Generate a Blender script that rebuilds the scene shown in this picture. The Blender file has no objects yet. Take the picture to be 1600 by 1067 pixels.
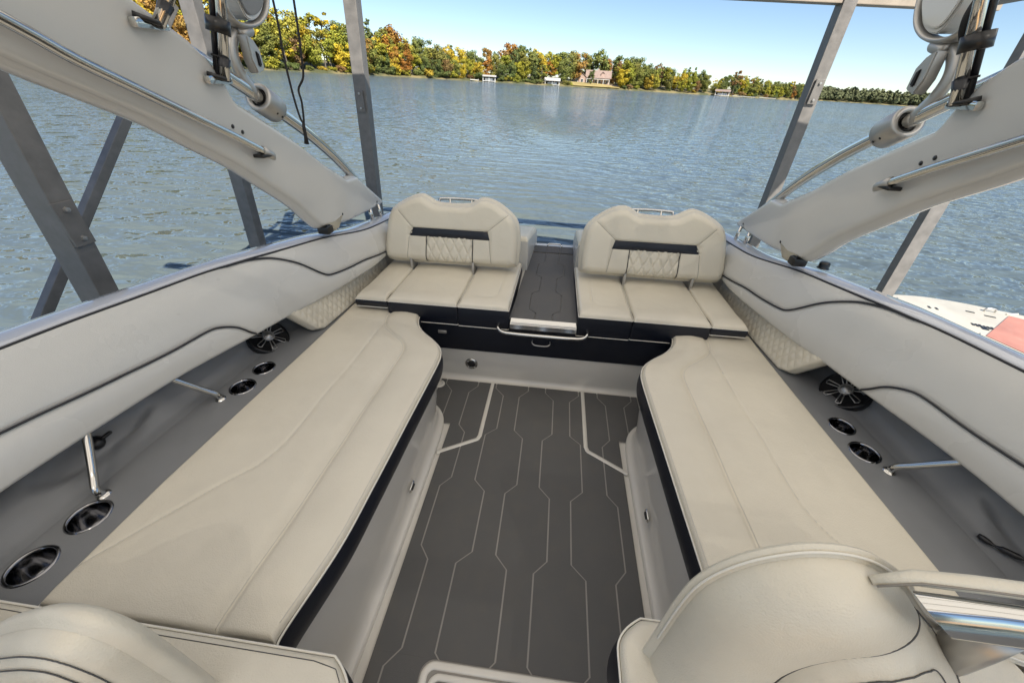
import bpy, bmesh, math, random
import numpy as np
from mathutils import Matrix, Vector, noise
R = math.radians
rnd = random.Random(7)
SC = bpy.context.scene
COL = SC.collection
PI = math.pi

# ------------------------------------------------------------------ camera
cam_d = bpy.data.cameras.new('camera')
cam = bpy.data.objects.new('camera', cam_d)
COL.objects.link(cam)
EYE = Vector((0.0101, 0.0, 1.55))
CM = Matrix(((0.991695, -0.110119, 0.066447), (0.11723, 0.56144, -0.819172), (0.0529, 0.820158, 0.569687)))
cam.matrix_world = Matrix.Translation(EYE) @ CM.to_4x4()
cam_d.sensor_width = 36
cam_d.lens = 13.245
cam_d.clip_start = 0.02
cam_d.clip_end = 6000
SC.camera = cam
# ------------------------------------------------------------------ light
SUN_EL, SUN_AZ = 47.0, 150.0         # azimuth clockwise from +Y (the stern)
w = bpy.data.worlds.new('World')
SC.world = w
w.use_nodes = True
nt = w.node_tree
bg = nt.nodes['Background']
sky = nt.nodes.new('ShaderNodeTexSky')
sky.sky_type = 'NISHITA'
sky.sun_disc = False
sky.sun_elevation = R(SUN_EL)
sky.sun_rotation = R(SUN_AZ)
sky.air_density = 1.0
sky.dust_density = 0.05
sky.altitude = 1500
sky.ozone_density = 2.6
nt.links.new(sky.outputs[0], bg.inputs[0])
bg.inputs[1].default_value = 0.082
sd = bpy.data.lights.new('sun', 'SUN')
sd.energy = 5.0
sd.angle = R(0.5)
sd.color = (1.0, 0.93, 0.82)
so = bpy.data.objects.new('sun', sd)
COL.objects.link(so)
sdir = Vector((math.sin(R(SUN_AZ)) * math.cos(R(SUN_EL)), math.cos(R(SUN_AZ)) * math.cos(R(SUN_EL)), math.sin(R(SUN_EL))))
so.rotation_euler = sdir.to_track_quat('Z', 'Y').to_euler()
SC.view_settings.view_transform = 'Standard'
SC.view_settings.look = 'None'
SC.view_settings.gamma = 1
SC.view_settings.exposure = 0.88
SC.cycles.max_bounces = 8
SC.cycles.diffuse_bounces = 4
SC.cycles.glossy_bounces = 4
SC.cycles.transparent_max_bounces = 6
SC.cycles.caustics_reflective = False
SC.cycles.caustics_refractive = False
WATER = -0.40

# the boat lists a little in its slip: boat frame -> world
TB = Matrix.Translation(EYE) @ Matrix(((0.99964, 0, -0.02666), (0, 1, -0.00027), (0.02666, 0.00027, 0.99964))).to_4x4() @ Matrix.Translation(-EYE)


# ------------------------------------------------------------------ materials
def mat(name, col, rough=0.5, metal=0.0, spec=0.5, bump=0.0, bscale=200.0, var=0.0, vscale=6.0, coat=0.0, detail=3.0, dirt=0.0, dirtcol=(0.2, 0.17, 0.12), wr=0.0):
    m = bpy.data.materials.new(name)
    m.use_nodes = True
    n = m.node_tree
    b = n.nodes['Principled BSDF']
    b.inputs['Base Color'].default_value = (*col, 1)
    b.inputs['Roughness'].default_value = rough
    b.inputs['Metallic'].default_value = metal
    b.inputs['Specular IOR Level'].default_value = spec
    if coat:
        b.inputs['Coat Weight'].default_value = coat
        b.inputs['Coat Roughness'].default_value = 0.04
    tc = n.nodes.new('ShaderNodeTexCoord')
    if var or dirt:
        nz = n.nodes.new('ShaderNodeTexNoise')
        nz.inputs['Scale'].default_value = vscale
        nz.inputs['Detail'].default_value = 5
        n.links.new(tc.outputs['Object'], nz.inputs['Vector'])
        mr = n.nodes.new('ShaderNodeMapRange')
        mr.inputs[1].default_value = 0.3
        mr.inputs[2].default_value = 0.7
        mr.inputs[3].default_value = 1 - var
        mr.inputs[4].default_value = 1 + var
        n.links.new(nz.outputs[0], mr.inputs[0])
        mx = n.nodes.new('ShaderNodeMix')
        mx.data_type = 'RGBA'
        mx.blend_type = 'MULTIPLY'
        mx.inputs[0].default_value = 1
        mx.inputs[6].default_value = (*col, 1)
        n.links.new(mr.outputs[0], mx.inputs[7])
        out = mx.outputs[2]
        if dirt:
            n2 = n.nodes.new('ShaderNodeTexNoise')
            n2.inputs['Scale'].default_value = vscale * 3.1
            n2.inputs['Detail'].default_value = 8
            n.links.new(tc.outputs['Object'], n2.inputs['Vector'])
            m2 = n.nodes.new('ShaderNodeMapRange')
            m2.inputs[1].default_value = 0.48
            m2.inputs[2].default_value = 0.95
            m2.inputs[3].default_value = 0
            m2.inputs[4].default_value = dirt
            n.links.new(n2.outputs[0], m2.inputs[0])
            m3 = n.nodes.new('ShaderNodeMix')
            m3.data_type = 'RGBA'
            n.links.new(m2.outputs[0], m3.inputs[0])
            n.links.new(out, m3.inputs[6])
            m3.inputs[7].default_value = (*dirtcol, 1)
            out = m3.outputs[2]
        n.links.new(out, b.inputs['Base Color'])
        r2 = n.nodes.new('ShaderNodeMapRange')
        r2.inputs[1].default_value = 0.3
        r2.inputs[2].default_value = 0.7
        r2.inputs[3].default_value = max(0.02, rough * 0.85)
        r2.inputs[4].default_value = min(1, rough * 1.15)
        n.links.new(nz.outputs[0], r2.inputs[0])
        n.links.new(r2.outputs[0], b.inputs['Roughness'])
    if wr:
        nw = n.nodes.new('ShaderNodeTexNoise')
        nw.inputs['Scale'].default_value = 9
        nw.inputs['Detail'].default_value = 4
        nw.inputs['Distortion'].default_value = 0.8
        n.links.new(tc.outputs['Object'], nw.inputs['Vector'])
        bw = n.nodes.new('ShaderNodeBump')
        bw.inputs['Strength'].default_value = 1
        bw.inputs['Distance'].default_value = wr
        n.links.new(nw.outputs[0], bw.inputs['Height'])
        n.links.new(bw.outputs[0], b.inputs['Normal'])
    if bump:
        n3 = n.nodes.new('ShaderNodeTexNoise')
        n3.inputs['Scale'].default_value = bscale
        n3.inputs['Detail'].default_value = detail
        n.links.new(tc.outputs['Object'], n3.inputs['Vector'])
        bp = n.nodes.new('ShaderNodeBump')
        bp.inputs['Strength'].default_value = bump
        bp.inputs['Distance'].default_value = 0.001
        n.links.new(n3.outputs[0], bp.inputs['Height'])
        if wr: n.links.new(bw.outputs[0], bp.inputs['Normal'])
        n.links.new(bp.outputs[0], b.inputs['Normal'])
    return m


M = dict(
    vinyl=mat('cream_vinyl', (0.66, 0.61, 0.50), 0.33, bump=0.9, bscale=330, var=0.035, vscale=3.5, wr=0.0035, dirt=0.16, dirtcol=(0.42, 0.37, 0.28)),
    bolster=mat('bolster_vinyl', (0.56, 0.55, 0.515), 0.28, bump=0.5, bscale=420, var=0.02, vscale=2.5, wr=0.002, dirt=0.04, dirtcol=(0.36, 0.34, 0.30)),
    thread=mat('pale_thread', (0.52, 0.50, 0.46), 0.7),
    seam=mat('seam_thread', (0.24, 0.22, 0.19), 0.7),
    darkthread=mat('dark_thread', (0.08, 0.08, 0.08), 0.7),
    welt=mat('cream_welt', (0.74, 0.71, 0.63), 0.4),
    navy=mat('navy_vinyl', (0.005, 0.007, 0.014), 0.45, bump=0.4, bscale=420, var=0.1),
    piping=mat('black_piping', (0.012, 0.013, 0.018), 0.35),
    gel=mat('white_gelcoat', (0.66, 0.63, 0.57), 0.22, coat=0.4, var=0.03, vscale=3, dirt=0.08, dirtcol=(0.4, 0.33, 0.24)),
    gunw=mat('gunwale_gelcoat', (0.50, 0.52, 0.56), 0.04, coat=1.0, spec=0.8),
    hull=mat('dark_hull', (0.03, 0.035, 0.05), 0.1, coat=0.8),
    liner=mat('grey_shelf_plastic', (0.20, 0.205, 0.21), 0.38, bump=0.3, bscale=500, var=0.06, vscale=5, dirt=0.10, dirtcol=(0.16, 0.15, 0.13)),
    black=mat('black_plastic', (0.01, 0.01, 0.011), 0.3),
    hole=mat('black_rubber', (0.006, 0.006, 0.007), 0.55),
    darkchrome=mat('dark_chrome', (0.30, 0.30, 0.31), 0.12, metal=1.0),
    chrome=mat('stainless_steel', (0.62, 0.61, 0.58), 0.09, metal=1.0),
    satin=mat('satin_aluminium', (0.46, 0.45, 0.43), 0.38, metal=0.75, bump=0.2, bscale=600),
    tower=mat('tower_paint', (0.62, 0.615, 0.595), 0.20, coat=0.5, bump=0.15, bscale=300, var=0.03, vscale=2),
    foam=mat('grey_deck_foam', (0.098, 0.096, 0.094), 0.75, bump=0.7, bscale=900, var=0.10, vscale=4, dirt=0.45, dirtcol=(0.135, 0.12, 0.10)),
    under=mat('pale_foam_underlay', (0.27, 0.255, 0.235), 0.7, var=0.08, vscale=12),
    steel=mat('galvanised_steel', (0.20, 0.19, 0.18), 0.48, metal=0.25, bump=0.5, bscale=60, var=0.16, vscale=14, dirt=0.25, dirtcol=(0.13, 0.11, 0.09)),
    beam=mat('painted_steel_beam', (0.36, 0.31, 0.25), 0.55, bump=0.4, bscale=80, var=0.12, vscale=8, dirt=0.25, dirtcol=(0.16, 0.12, 0.08)),
    roof=mat('roof_sheet', (0.62, 0.60, 0.56), 0.5, var=0.05),
    wood=mat('weathered_deck_wood', (0.42, 0.27, 0.14), 0.75, bump=0.8, bscale=40, var=0.2, vscale=5),
    raft=mat('cream_raft_plastic', (0.62, 0.58, 0.49), 0.5, bump=0.4, bscale=50, var=0.08, vscale=3, dirt=0.2, dirtcol=(0.35, 0.33, 0.25)),
    red=mat('faded_red_panel', (0.42, 0.19, 0.15), 0.6, bump=0.5, bscale=60, var=0.12, vscale=4, dirt=0.25, dirtcol=(0.52, 0.40, 0.34)),
    sand=mat('sandy_bank', (0.26, 0.20, 0.11), 0.95, var=0.3, vscale=0.12),
    bark=mat('bark', (0.17, 0.145, 0.12), 0.9, var=0.25, vscale=0.6),
    hwall=mat('house_siding', (0.42, 0.30, 0.25), 0.8, var=0.1, vscale=0.6),
    hroof=mat('house_shingles', (0.27, 0.20, 0.17), 0.85, var=0.15, vscale=0.8),
    white=mat('white_paint', (0.74, 0.73, 0.70), 0.5, var=0.05, vscale=1),
    pale=mat('weathered_pale_roof', (0.46, 0.45, 0.43), 0.7, var=0.15, vscale=1),
    glass=mat('dark_glass', (0.03, 0.04, 0.05), 0.08),
    stone=mat('retaining_stone', (0.36, 0.27, 0.22), 0.9, var=0.25, vscale=1.2),
    carpet=mat('added_tan_carpet', (0.52, 0.33, 0.16), 0.9, bump=1.0, bscale=300, var=0.2, vscale=20),
    cord=mat('black_cord', (0.008, 0.008, 0.009), 0.7),
)

# ------------------------------------------------------------------ object helpers
ORG = {}


def tagset(o, label=None, cat=None, group=None, kind=None):
    if label: o['label'] = label
    if cat: o['category'] = cat
    if group: o['group'] = group
    if kind: o['kind'] = kind
    return o


def thing(name, label, cat, loc=(0, 0, 0), group=None, boat=False):
    o = bpy.data.objects.new(name, None)
    o.empty_display_size = 0.1
    COL.objects.link(o)
    mt = Matrix.Translation(loc)
    o.matrix_world = TB @ mt if boat else mt
    ORG[o.name] = (Vector(loc), boat)
    return tagset(o, label, cat, group)


def mk(name, verts, faces, m, parent=None, smooth=True, label=None, cat=None, group=None, kind=None, boat=False, sharp=None):
    """verts in boat coordinates (or world ones); offset to the root's origin"""
    me = bpy.data.meshes.new(name)
    v = np.asarray(verts, dtype=float).reshape(-1, 3)
    if parent is not None:
        org, boat = ORG[parent.name]
    else:
        org = Vector(v.mean(axis=0)) if len(v) else Vector((0, 0, 0))
        if kind in ('structure', 'stuff'): org = Vector((0, 0, 0))
    v = v - np.array(org)
    me.from_pydata(v.tolist(), [], faces)
    me.validate()
    bm = bmesh.new()
    bm.from_mesh(me)
    bmesh.ops.recalc_face_normals(bm, faces=bm.faces)
    bm.to_mesh(me)
    bm.free()
    if smooth:
        me.polygons.foreach_set('use_smooth', [True] * len(me.polygons))
        if sharp:
            me.set_sharp_from_angle(angle=R(sharp))
    me.materials.append(m)
    o = bpy.data.objects.new(name, me)
    COL.objects.link(o)
    if parent is not None:
        o.parent = parent
    else:
        mt = Matrix.Translation(org)
        o.matrix_world = TB @ mt if boat else mt
    ORG[o.name] = (org, boat)
    return tagset(o, label, cat, group, kind)


class G:
    """collects geometry"""
    def __init__(s):
        s.v, s.f = [], []

    def add(s, v, f):
        n = len(s.v)
        s.v += [tuple(p) for p in v]
        s.f += [tuple(i + n for i in q) for q in f]
        return s

    def box(s, x0, x1, y0, y1, z0, z1, bev=0.0):
        b = min(bev, (x1 - x0) / 2.01, (y1 - y0) / 2.01, (z1 - z0) / 2.01)
        if b <= 0:
            v = [(x, y, z) for z in (z0, z1) for y in (y0, y1) for x in (x0, x1)]
            return s.add(v, [(0, 2, 3, 1), (4, 5, 7, 6), (0, 1, 5, 4), (2, 6, 7, 3), (0, 4, 6, 2), (1, 3, 7, 5)])
        bm = bmesh.new()
        bmesh.ops.create_cube(bm, size=1)
        for q in bm.verts:
            q.co = Vector(((x0 + x1) / 2 + q.co.x * (x1 - x0), (y0 + y1) / 2 + q.co.y * (y1 - y0), (z0 + z1) / 2 + q.co.z * (z1 - z0)))
        bmesh.ops.bevel(bm, geom=bm.edges[:], offset=b, segments=2, affect='EDGES', profile=0.7)
        return s.bm(bm)

    def bm(s, bm):
        bm.verts.index_update()
        s.add([q.co[:] for q in bm.verts], [[q.index for q in f.verts] for f in bm.faces])
        bm.free()
        return s

    def prism(s, poly, z0, z1):
        n = len(poly)
        v = [(p[0], p[1], z0) for p in poly] + [(p[0], p[1], z1) for p in poly]
        f = [tuple(range(n))[::-1], tuple(range(n, 2 * n))] + [(i, (i + 1) % n, n + (i + 1) % n, n + i) for i in range(n)]
        return s.add(v, f)

    def tube(s, pts, r, seg=10, caps=True, sx=1.0):
        pts = [Vector(p) for p in pts]
        n = len(pts)
        rr = [float(q) for q in r] if isinstance(r, (list, tuple)) else [float(r)] * n
        v, f = [], []
        t0 = (pts[1] - pts[0]).normalized()
        up = Vector((0, 0, 1)) if abs(t0.z) < 0.9 else Vector((0, 1, 0))
        nrm = (up - up.dot(t0) * t0).normalized()
        for i, p in enumerate(pts):
            a = pts[max(0, i - 1)]
            b = pts[min(n - 1, i + 1)]
            t = (b - a).normalized()
            nrm = (nrm - nrm.dot(t) * t).normalized()
            bn = t.cross(nrm)
            for k in range(seg):
                an = 2 * PI * k / seg
                v.append(p + rr[i] * (math.cos(an) * nrm + sx * math.sin(an) * bn))
        for i in range(n - 1):
            for k in range(seg):
                f.append((i * seg + k, i * seg + (k + 1) % seg, (i + 1) * seg + (k + 1) % seg, (i + 1) * seg + k))
        if caps:
            f.append(tuple(range(seg))[::-1])
            f.append(tuple((n - 1) * seg + k for k in range(seg)))
        return s.add(v, f)

    def lathe(s, prof, c, axis=(0, 0, 1), seg=32):
        """prof: (radius, height) along axis from c"""
        q = Vector((0, 0, 1)).rotation_difference(Vector(axis))
        v, f = [], []
        for r_, h in prof:
            for k in range(seg):
                a = 2 * PI * k / seg
                v.append(Vector(c) + q @ Vector((r_ * math.cos(a), r_ * math.sin(a), h)))
        for i in range(len(prof) - 1):
            for k in range(seg):
                f.append((i * seg + k, i * seg + (k + 1) % seg, (i + 1) * seg + (k + 1) % seg, (i + 1) * seg + k))
        return s.add(v, f)

    def beam(s, a, b, wx, wy, side=(0, 1, 0), bev=0.006):
        """square bar from a to b; side = direction of wy"""
        a, b = Vector(a), Vector(b)
        t = (b - a).normalized()
        sy = Vector(side)
        sy = (sy - sy.dot(t) * t).normalized()
        sx = t.cross(sy)
        L = (b - a).length
        g = G().box(-wx / 2, wx / 2, -wy / 2, wy / 2, 0, L, bev)
        return s.add([a + p[0] * sx + p[1] * sy + p[2] * t for p in g.v], g.f)

    def mk(s, name, m, parent=None, **k):
        return mk(name, s.v, s.f, m, parent, **k)


def smooth_path(pts, n=6):
    """Catmull-Rom"""
    P = [Vector(p) for p in pts]
    P = [2 * P[0] - P[1]] + P + [2 * P[-1] - P[-2]]
    out = []
    for i in range(1, len(P) - 2):
        for k in range(n):
            t = k / n
            a, b, c, d = P[i - 1], P[i], P[i + 1], P[i + 2]
            out.append(0.5 * ((2 * b) + (-a + c) * t + (2 * a - 5 * b + 4 * c - d) * t * t + (-a + 3 * b - 3 * c + d) * t ** 3))
    out.append(P[-2])
    return out


def segdist(P, pl, closed=False):
    """distance of points P (n,2) to polyline pl"""
    pl = np.asarray(pl, float)
    if closed: pl = np.vstack([pl, pl[:1]])
    d = np.full(len(P), 1e9)
    for a, b in zip(pl[:-1], pl[1:]):
        ab = b - a
        L = ab.dot(ab) + 1e-12
        t = np.clip(((P - a) @ ab) / L, 0, 1)
        q = a + t[:, None] * ab
        d = np.minimum(d, np.hypot(*(P - q).T))
    return d


def ease(n, k=0.75):
    t = np.linspace(0, 1, n)
    return (1 - k) * t + k * (0.5 - 0.5 * np.cos(PI * t))


class Pad:
    """upholstered pad on a 2-D patch: grid GR (nv,nu,2); T maps (a,b,h) to 3-D"""
    def __init__(s, GR, T, H, r=0.03, crown=0.0, seams=(), bulge=0.0, extra=None, noedge=None):
        s.GR, s.T, s.H, s.r, s.crown, s.seams, s.bulge, s.extra = np.asarray(GR, float), T, H, r, crown, seams, bulge, extra
        g = s.GR
        s.outline = np.vstack([g[0, :], g[1:, -1], g[-1, -2::-1], g[-2:0:-1, 0]])
        nv, nu = g.shape[:2]
        s.ring = [(0, i) for i in range(nu)] + [(j, nu - 1) for j in range(1, nv)] + [(nv - 1, i) for i in range(nu - 2, -1, -1)] + [(j, 0) for j in range(nv - 2, 0, -1)]
        s.skip = noedge

    def h(s, P):
        P = np.asarray(P, float).reshape(-1, 2)
        d = segdist(P, s.outline, True)
        r = s.r
        e = np.clip(r - d, 0, r)
        z = s.H - r + np.sqrt(np.maximum(r * r - e * e, 0))
        if s.crown: z = z + s.crown * (1 - np.exp(-d / 0.08))
        for pl, dep, wd in s.seams:
            ds = segdist(P, pl)
            z = z - dep * np.exp(-(ds / wd) ** 2) - 0.35 * dep * np.exp(-(ds / (wd * 3.5)) ** 2)
        if s.extra is not None: z = z + s.extra(P, d)
        return z

    def top(s, name, m, parent, **k):
        g = s.GR
        nv, nu = g.shape[:2]
        P = g.reshape(-1, 2)
        z = s.h(P)
        v = [s.T(a, b, c) for (a, b), c in zip(P, z)]
        f = [(j * nu + i, j * nu + i + 1, (j + 1) * nu + i + 1, (j + 1) * nu + i) for j in range(nv - 1) for i in range(nu - 1)]
        return mk(name, v, f, m, parent, **k)

    def side(s, name, m, parent, h1=0.0, h0=None, lip=0.002, back=True, seg=6, belly=0.004, **k):
        g = s.GR
        ring = np.array([g[j, i] for j, i in s.ring])
        if h0 is None: h0 = s.H - s.r
        c = ring.mean(axis=0)
        # outward normals of ring
        nx = np.roll(ring, -1, 0) - np.roll(ring, 1, 0)
        nr = np.stack([nx[:, 1], -nx[:, 0]], 1)
        nr /= np.linalg.norm(nr, axis=1)[:, None] + 1e-9
        area = 0.5 * np.sum(ring[:, 0] * np.roll(ring[:, 1], -1) - np.roll(ring[:, 0], -1) * ring[:, 1])
        if area < 0: nr = -nr
        v, f = [], []
        n = len(ring)
        for q in range(seg + 1):
            t = q / seg
            off = lip + belly * math.sin(PI * t)
            if q == 0: off = 0
            hh = h0 + (h1 - h0) * t + (0.0 if q else 0.002)
            for p, o_ in zip(ring, nr): v.append(s.T(p[0] + o_[0] * off, p[1] + o_[1] * off, hh))
        for q in range(seg):
            for i in range(n):
                f.append((q * n + i, q * n + (i + 1) % n, (q + 1) * n + (i + 1) % n, (q + 1) * n + i))
        if back:
            f.append(tuple(seg * n + i for i in range(n)))
        return mk(name, v, f, m, parent, sharp=50, **k)

    def edge_line(s, h, off=0.003, frac=(0, 1)):
        g = s.GR
        ring = np.array([g[j, i] for j, i in s.ring])
        n = len(ring)
        nx = np.roll(ring, -1, 0) - np.roll(ring, 1, 0)
        nr = np.stack([nx[:, 1], -nx[:, 0]], 1)
        nr /= np.linalg.norm(nr, axis=1)[:, None] + 1e-9
        area = 0.5 * np.sum(ring[:, 0] * np.roll(ring[:, 1], -1) - np.roll(ring[:, 0], -1) * ring[:, 1])
        if area < 0: nr = -nr
        a, b = int(frac[0] * n), int(frac[1] * n)
        return [s.T(ring[i % n][0] + nr[i % n][0] * off, ring[i % n][1] + nr[i % n][1] * off, h) for i in range(a, b)]

    def line(s, pl, r, lift=0.0, step=0.012):
        pl = np.asarray(pl, float)
        pts = [pl[0]]
        for a, b in zip(pl[:-1], pl[1:]):
            n = max(1, int(np.hypot(*(b - a)) / step))
            for k in range(1, n + 1): pts.append(a + (b - a) * k / n)
        pts = np.array(pts)
        z = s.h(pts) + lift
        return G().tube([s.T(p[0], p[1], q) for p, q in zip(pts, z)], r, 6)


def sm2(pl, n=5):
    return [(p.x, p.y) for p in smooth_path([(a, b, 0) for a, b in pl], n)]


def rows_grid(bs, left, right, nu):
    """bs: rows; left/right functions of b"""
    u = ease(nu)
    return np.array([[(left(b) + (right(b) - left(b)) * t, b) for t in u] for b in bs])


def interp(xs, ys):
    return lambda t: float(np.interp(t, xs, ys))


def resample(pl, n):
    pl = np.asarray(pl, float)
    L = np.concatenate([[0], np.cumsum(np.linalg.norm(np.diff(pl, axis=0), axis=1))])
    t = np.linspace(0, L[-1], n)
    return np.stack([np.interp(t, L, pl[:, k]) for k in range(pl.shape[1])], 1)


def side_word(s): return 'left' if s < 0 else 'right'
#SETTING
# ================================================================== SETTING
def water_mat():
    m = bpy.data.materials.new('lake_water')
    m.use_nodes = True
    n = m.node_tree
    b = n.nodes['Principled BSDF']
    b.inputs['Roughness'].default_value = 0.06
    b.inputs['IOR'].default_value = 1.333
    tc = n.nodes.new('ShaderNodeTexCoord')

    def noise_(sx, sy, rot, scale, detail, dist=0.0, rough=0.5, off=(0, 0)):
        ad = n.nodes.new('ShaderNodeVectorMath')
        ad.operation = 'ADD'
        ad.inputs[1].default_value = (off[0], off[1], 0)
        n.links.new(tc.outputs['Object'], ad.inputs[0])
        mp = n.nodes.new('ShaderNodeMapping')
        mp.inputs['Rotation'].default_value = (0, 0, R(rot))
        mp.inputs['Scale'].default_value = (sx, sy, 1)
        n.links.new(ad.outputs[0], mp.inputs['Vector'])
        z = n.nodes.new('ShaderNodeTexNoise')
        z.noise_dimensions = '2D'
        z.inputs['Scale'].default_value = scale
        z.inputs['Detail'].default_value = detail
        z.inputs['Roughness'].default_value = rough
        z.inputs['Distortion'].default_value = dist
        n.links.new(mp.outputs[0], z.inputs['Vector'])
        return z.outputs[0]

    def math_(op, a, bb=0.0):
        q = n.nodes.new('ShaderNodeMath')
        q.operation = op
        for i, x in enumerate((a, bb)):
            if isinstance(x, (int, float)): q.inputs[i].default_value = x
            else: n.links.new(x, q.inputs[i])
        return q.outputs[0]

    def height(off):
        h = math_('MULTIPLY', noise_(0.36, 1.0, 12, 2.7, 2, 0.35, off=off), 0.135)
        # sharpen the crests of the main wind waves
        h2 = math_('ABSOLUTE', math_('SUBTRACT', noise_(0.30, 1.0, 8, 2.1, 1, 0.25, off=off), 0.5))
        h = math_('SUBTRACT', h, math_('MULTIPLY', h2, 0.155))
        h = math_('ADD', h, math_('MULTIPLY', noise_(0.5, 1.0, -14, 7.0, 2, 0.3, off=off), 0.042))
        return math_('ADD', h, math_('MULTIPLY', noise_(0.5, 1.0, 4, 0.5, 1, off=off), 0.12))
    wind = math_('ADD', math_('MULTIPLY', noise_(0.5, 1.0, 20, 0.06, 3), 1.5), 0.25)
    e = 0.02
    h0, hx, hy = height((0, 0)), height((e, 0)), height((0, e))
    cb = n.nodes.new('ShaderNodeCombineXYZ')
    n.links.new(math_('MULTIPLY', wind, math_('MULTIPLY', math_('SUBTRACT', h0, hx), 1 / e)), cb.inputs[0])
    # wave faces turned to the boat are the ones in sight over open water: limit the slopes turned away
    n.links.new(math_('MINIMUM', math_('SUBTRACT', math_('MULTIPLY', wind, math_('MULTIPLY', math_('SUBTRACT', h0, hy), 1 / e)), 0.06), 0.02), cb.inputs[1])
    cb.inputs[2].default_value = 1.0
    nm = n.nodes.new('ShaderNodeVectorMath')
    nm.operation = 'NORMALIZE'
    n.links.new(cb.outputs[0], nm.inputs[0])
    n.links.new(nm.outputs[0], b.inputs['Normal'])
    big = noise_(1, 1, 0, 0.05, 3)
    cr = n.nodes.new('ShaderNodeValToRGB')
    cr.color_ramp.elements[0].position = 0.35
    cr.color_ramp.elements[0].color = (0.082, 0.115, 0.138, 1)
    cr.color_ramp.elements[1].position = 0.7
    cr.color_ramp.elements[1].color = (0.108, 0.132, 0.130, 1)
    n.links.new(big, cr.inputs[0])
    n.links.new(cr.outputs[0], b.inputs['Base Color'])
    return m


g = G()
g.add([(-2500, -1500, WATER), (2500, -1500, WATER), (2500, 4500, WATER), (-2500, 4500, WATER)], [(0, 1, 2, 3)])
g.mk('lake_water', water_mat(), kind='structure', smooth=False)
g = G()
g.add([(-2500, -1500, -4), (2500, -1500, -4), (2500, 4500, -4), (-2500, 4500, -4)], [(0, 1, 2, 3)])
g.mk('lake_bed', M['sand'], kind='structure', smooth=False)

SHORE = [(-150, 30), (-134, 68), (-122, 87), (-115, 110), (-112, 153), (-97, 192), (-87, 229), (-62, 258), (-23, 289), (0, 306), (30, 329), (70, 348), (109, 364), (156, 390), (214, 424)]
CUM = [0]
for a, b in zip(SHORE[:-1], SHORE[1:]): CUM.append(CUM[-1] + math.dist(a, b))
LTOT = CUM[-1]


def shore(t):
    for i in range(len(SHORE) - 1):
        if t <= CUM[i + 1] or i == len(SHORE) - 2:
            k = (t - CUM[i]) / (CUM[i + 1] - CUM[i])
            x = SHORE[i][0] + (SHORE[i + 1][0] - SHORE[i][0]) * k
            y = SHORE[i][1] + (SHORE[i + 1][1] - SHORE[i][1]) * k
            L = math.hypot(x, y)
            return x, y, x / L, y / L


def wob(t, k=1.0): return 1.8 * k * math.sin(t * 0.11) + 1.1 * k * math.sin(t * 0.29 + 1) + 0.6 * k * math.sin(t * 0.83)


OFFS = [-4, 0, 0.8, 2.0, 6, 14, 30, 60, 130]
HGT = [-1.6, -0.05, 0.35, 0.75, 1.1, 1.9, 3.2, 5.0, 6.0]


def ground_z(off, t):
    return WATER + float(np.interp(off, OFFS, HGT)) + (0.25 * math.sin(t * 0.2) if off > 1 else 0)


g = G()
N = 190
for i in range(N + 1):
    t = LTOT * i / N
    x, y, ux, uy = shore(t)
    taper = min(1, (LTOT - t) / 60 + 0.12)
    for o_ in OFFS:
        q = o_ * (taper if o_ > 6 else 1) + wob(t) * 0.5
        g.v.append((x + ux * q, y + uy * q, ground_z(o_, t) if o_ < 60 else ground_z(o_, t) * taper - (3 if o_ >= 130 else 0)))
no = len(OFFS)
for i in range(N):
    for k in range(no - 1):
        g.f.append((i * no + k, i * no + k + 1, (i + 1) * no + k + 1, (i + 1) * no + k))


def bank_mat():
    m = mat('grassy_bank', (0.25, 0.20, 0.09), 0.95)
    n = m.node_tree
    b = n.nodes['Principled BSDF']
    tc = n.nodes.new('ShaderNodeTexCoord')
    z = n.nodes.new('ShaderNodeTexNoise')
    z.inputs['Scale'].default_value = 0.09
    z.inputs['Detail'].default_value = 6
    n.links.new(tc.outputs['Object'], z.inputs['Vector'])
    cr = n.nodes.new('ShaderNodeValToRGB')
    cr.color_ramp.elements[0].position = 0.42
    cr.color_ramp.elements[0].color = (0.07, 0.075, 0.03, 1)
    cr.color_ramp.elements[1].position = 0.58
    cr.color_ramp.elements[1].color = (0.20, 0.165, 0.075, 1)
    n.links.new(z.outputs[0], cr.inputs[0])
    n.links.new(cr.outputs[0], b.inputs['Base Color'])
    return m


M['bank'] = bank_mat()
g.mk('wooded_shore_ground', M['bank'], kind='structure')
# the low far shore on the right
FAR = [(330, 800), (406, 803), (452, 835), (564, 826), (657, 819), (831, 721), (1000, 560)]
g = G()
for i in range(61):
    k = i / 60 * (len(FAR) - 1)
    a = min(int(k), len(FAR) - 2)
    x = FAR[a][0] + (FAR[a + 1][0] - FAR[a][0]) * (k - a)
    y = FAR[a][1] + (FAR[a + 1][1] - FAR[a][1]) * (k - a)
    L = math.hypot(x, y)
    for o_, hh in ((-5, -1.5), (0, 0), (4, 1), (30, 3), (150, 6), (300, 4)):
        g.v.append((x * (1 + o_ / L), y * (1 + o_ / L), WATER + hh))
for i in range(60):
    for k in range(5): g.f.append((i * 6 + k, i * 6 + k + 1, i * 6 + 7 + k, i * 6 + 6 + k))
g.mk('far_shore_ground', M['bank'], kind='structure')
M['lawn'] = mat('golden_lawn', (0.33, 0.26, 0.10), 0.95, var=0.25, vscale=0.15)
g = G()
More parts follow.
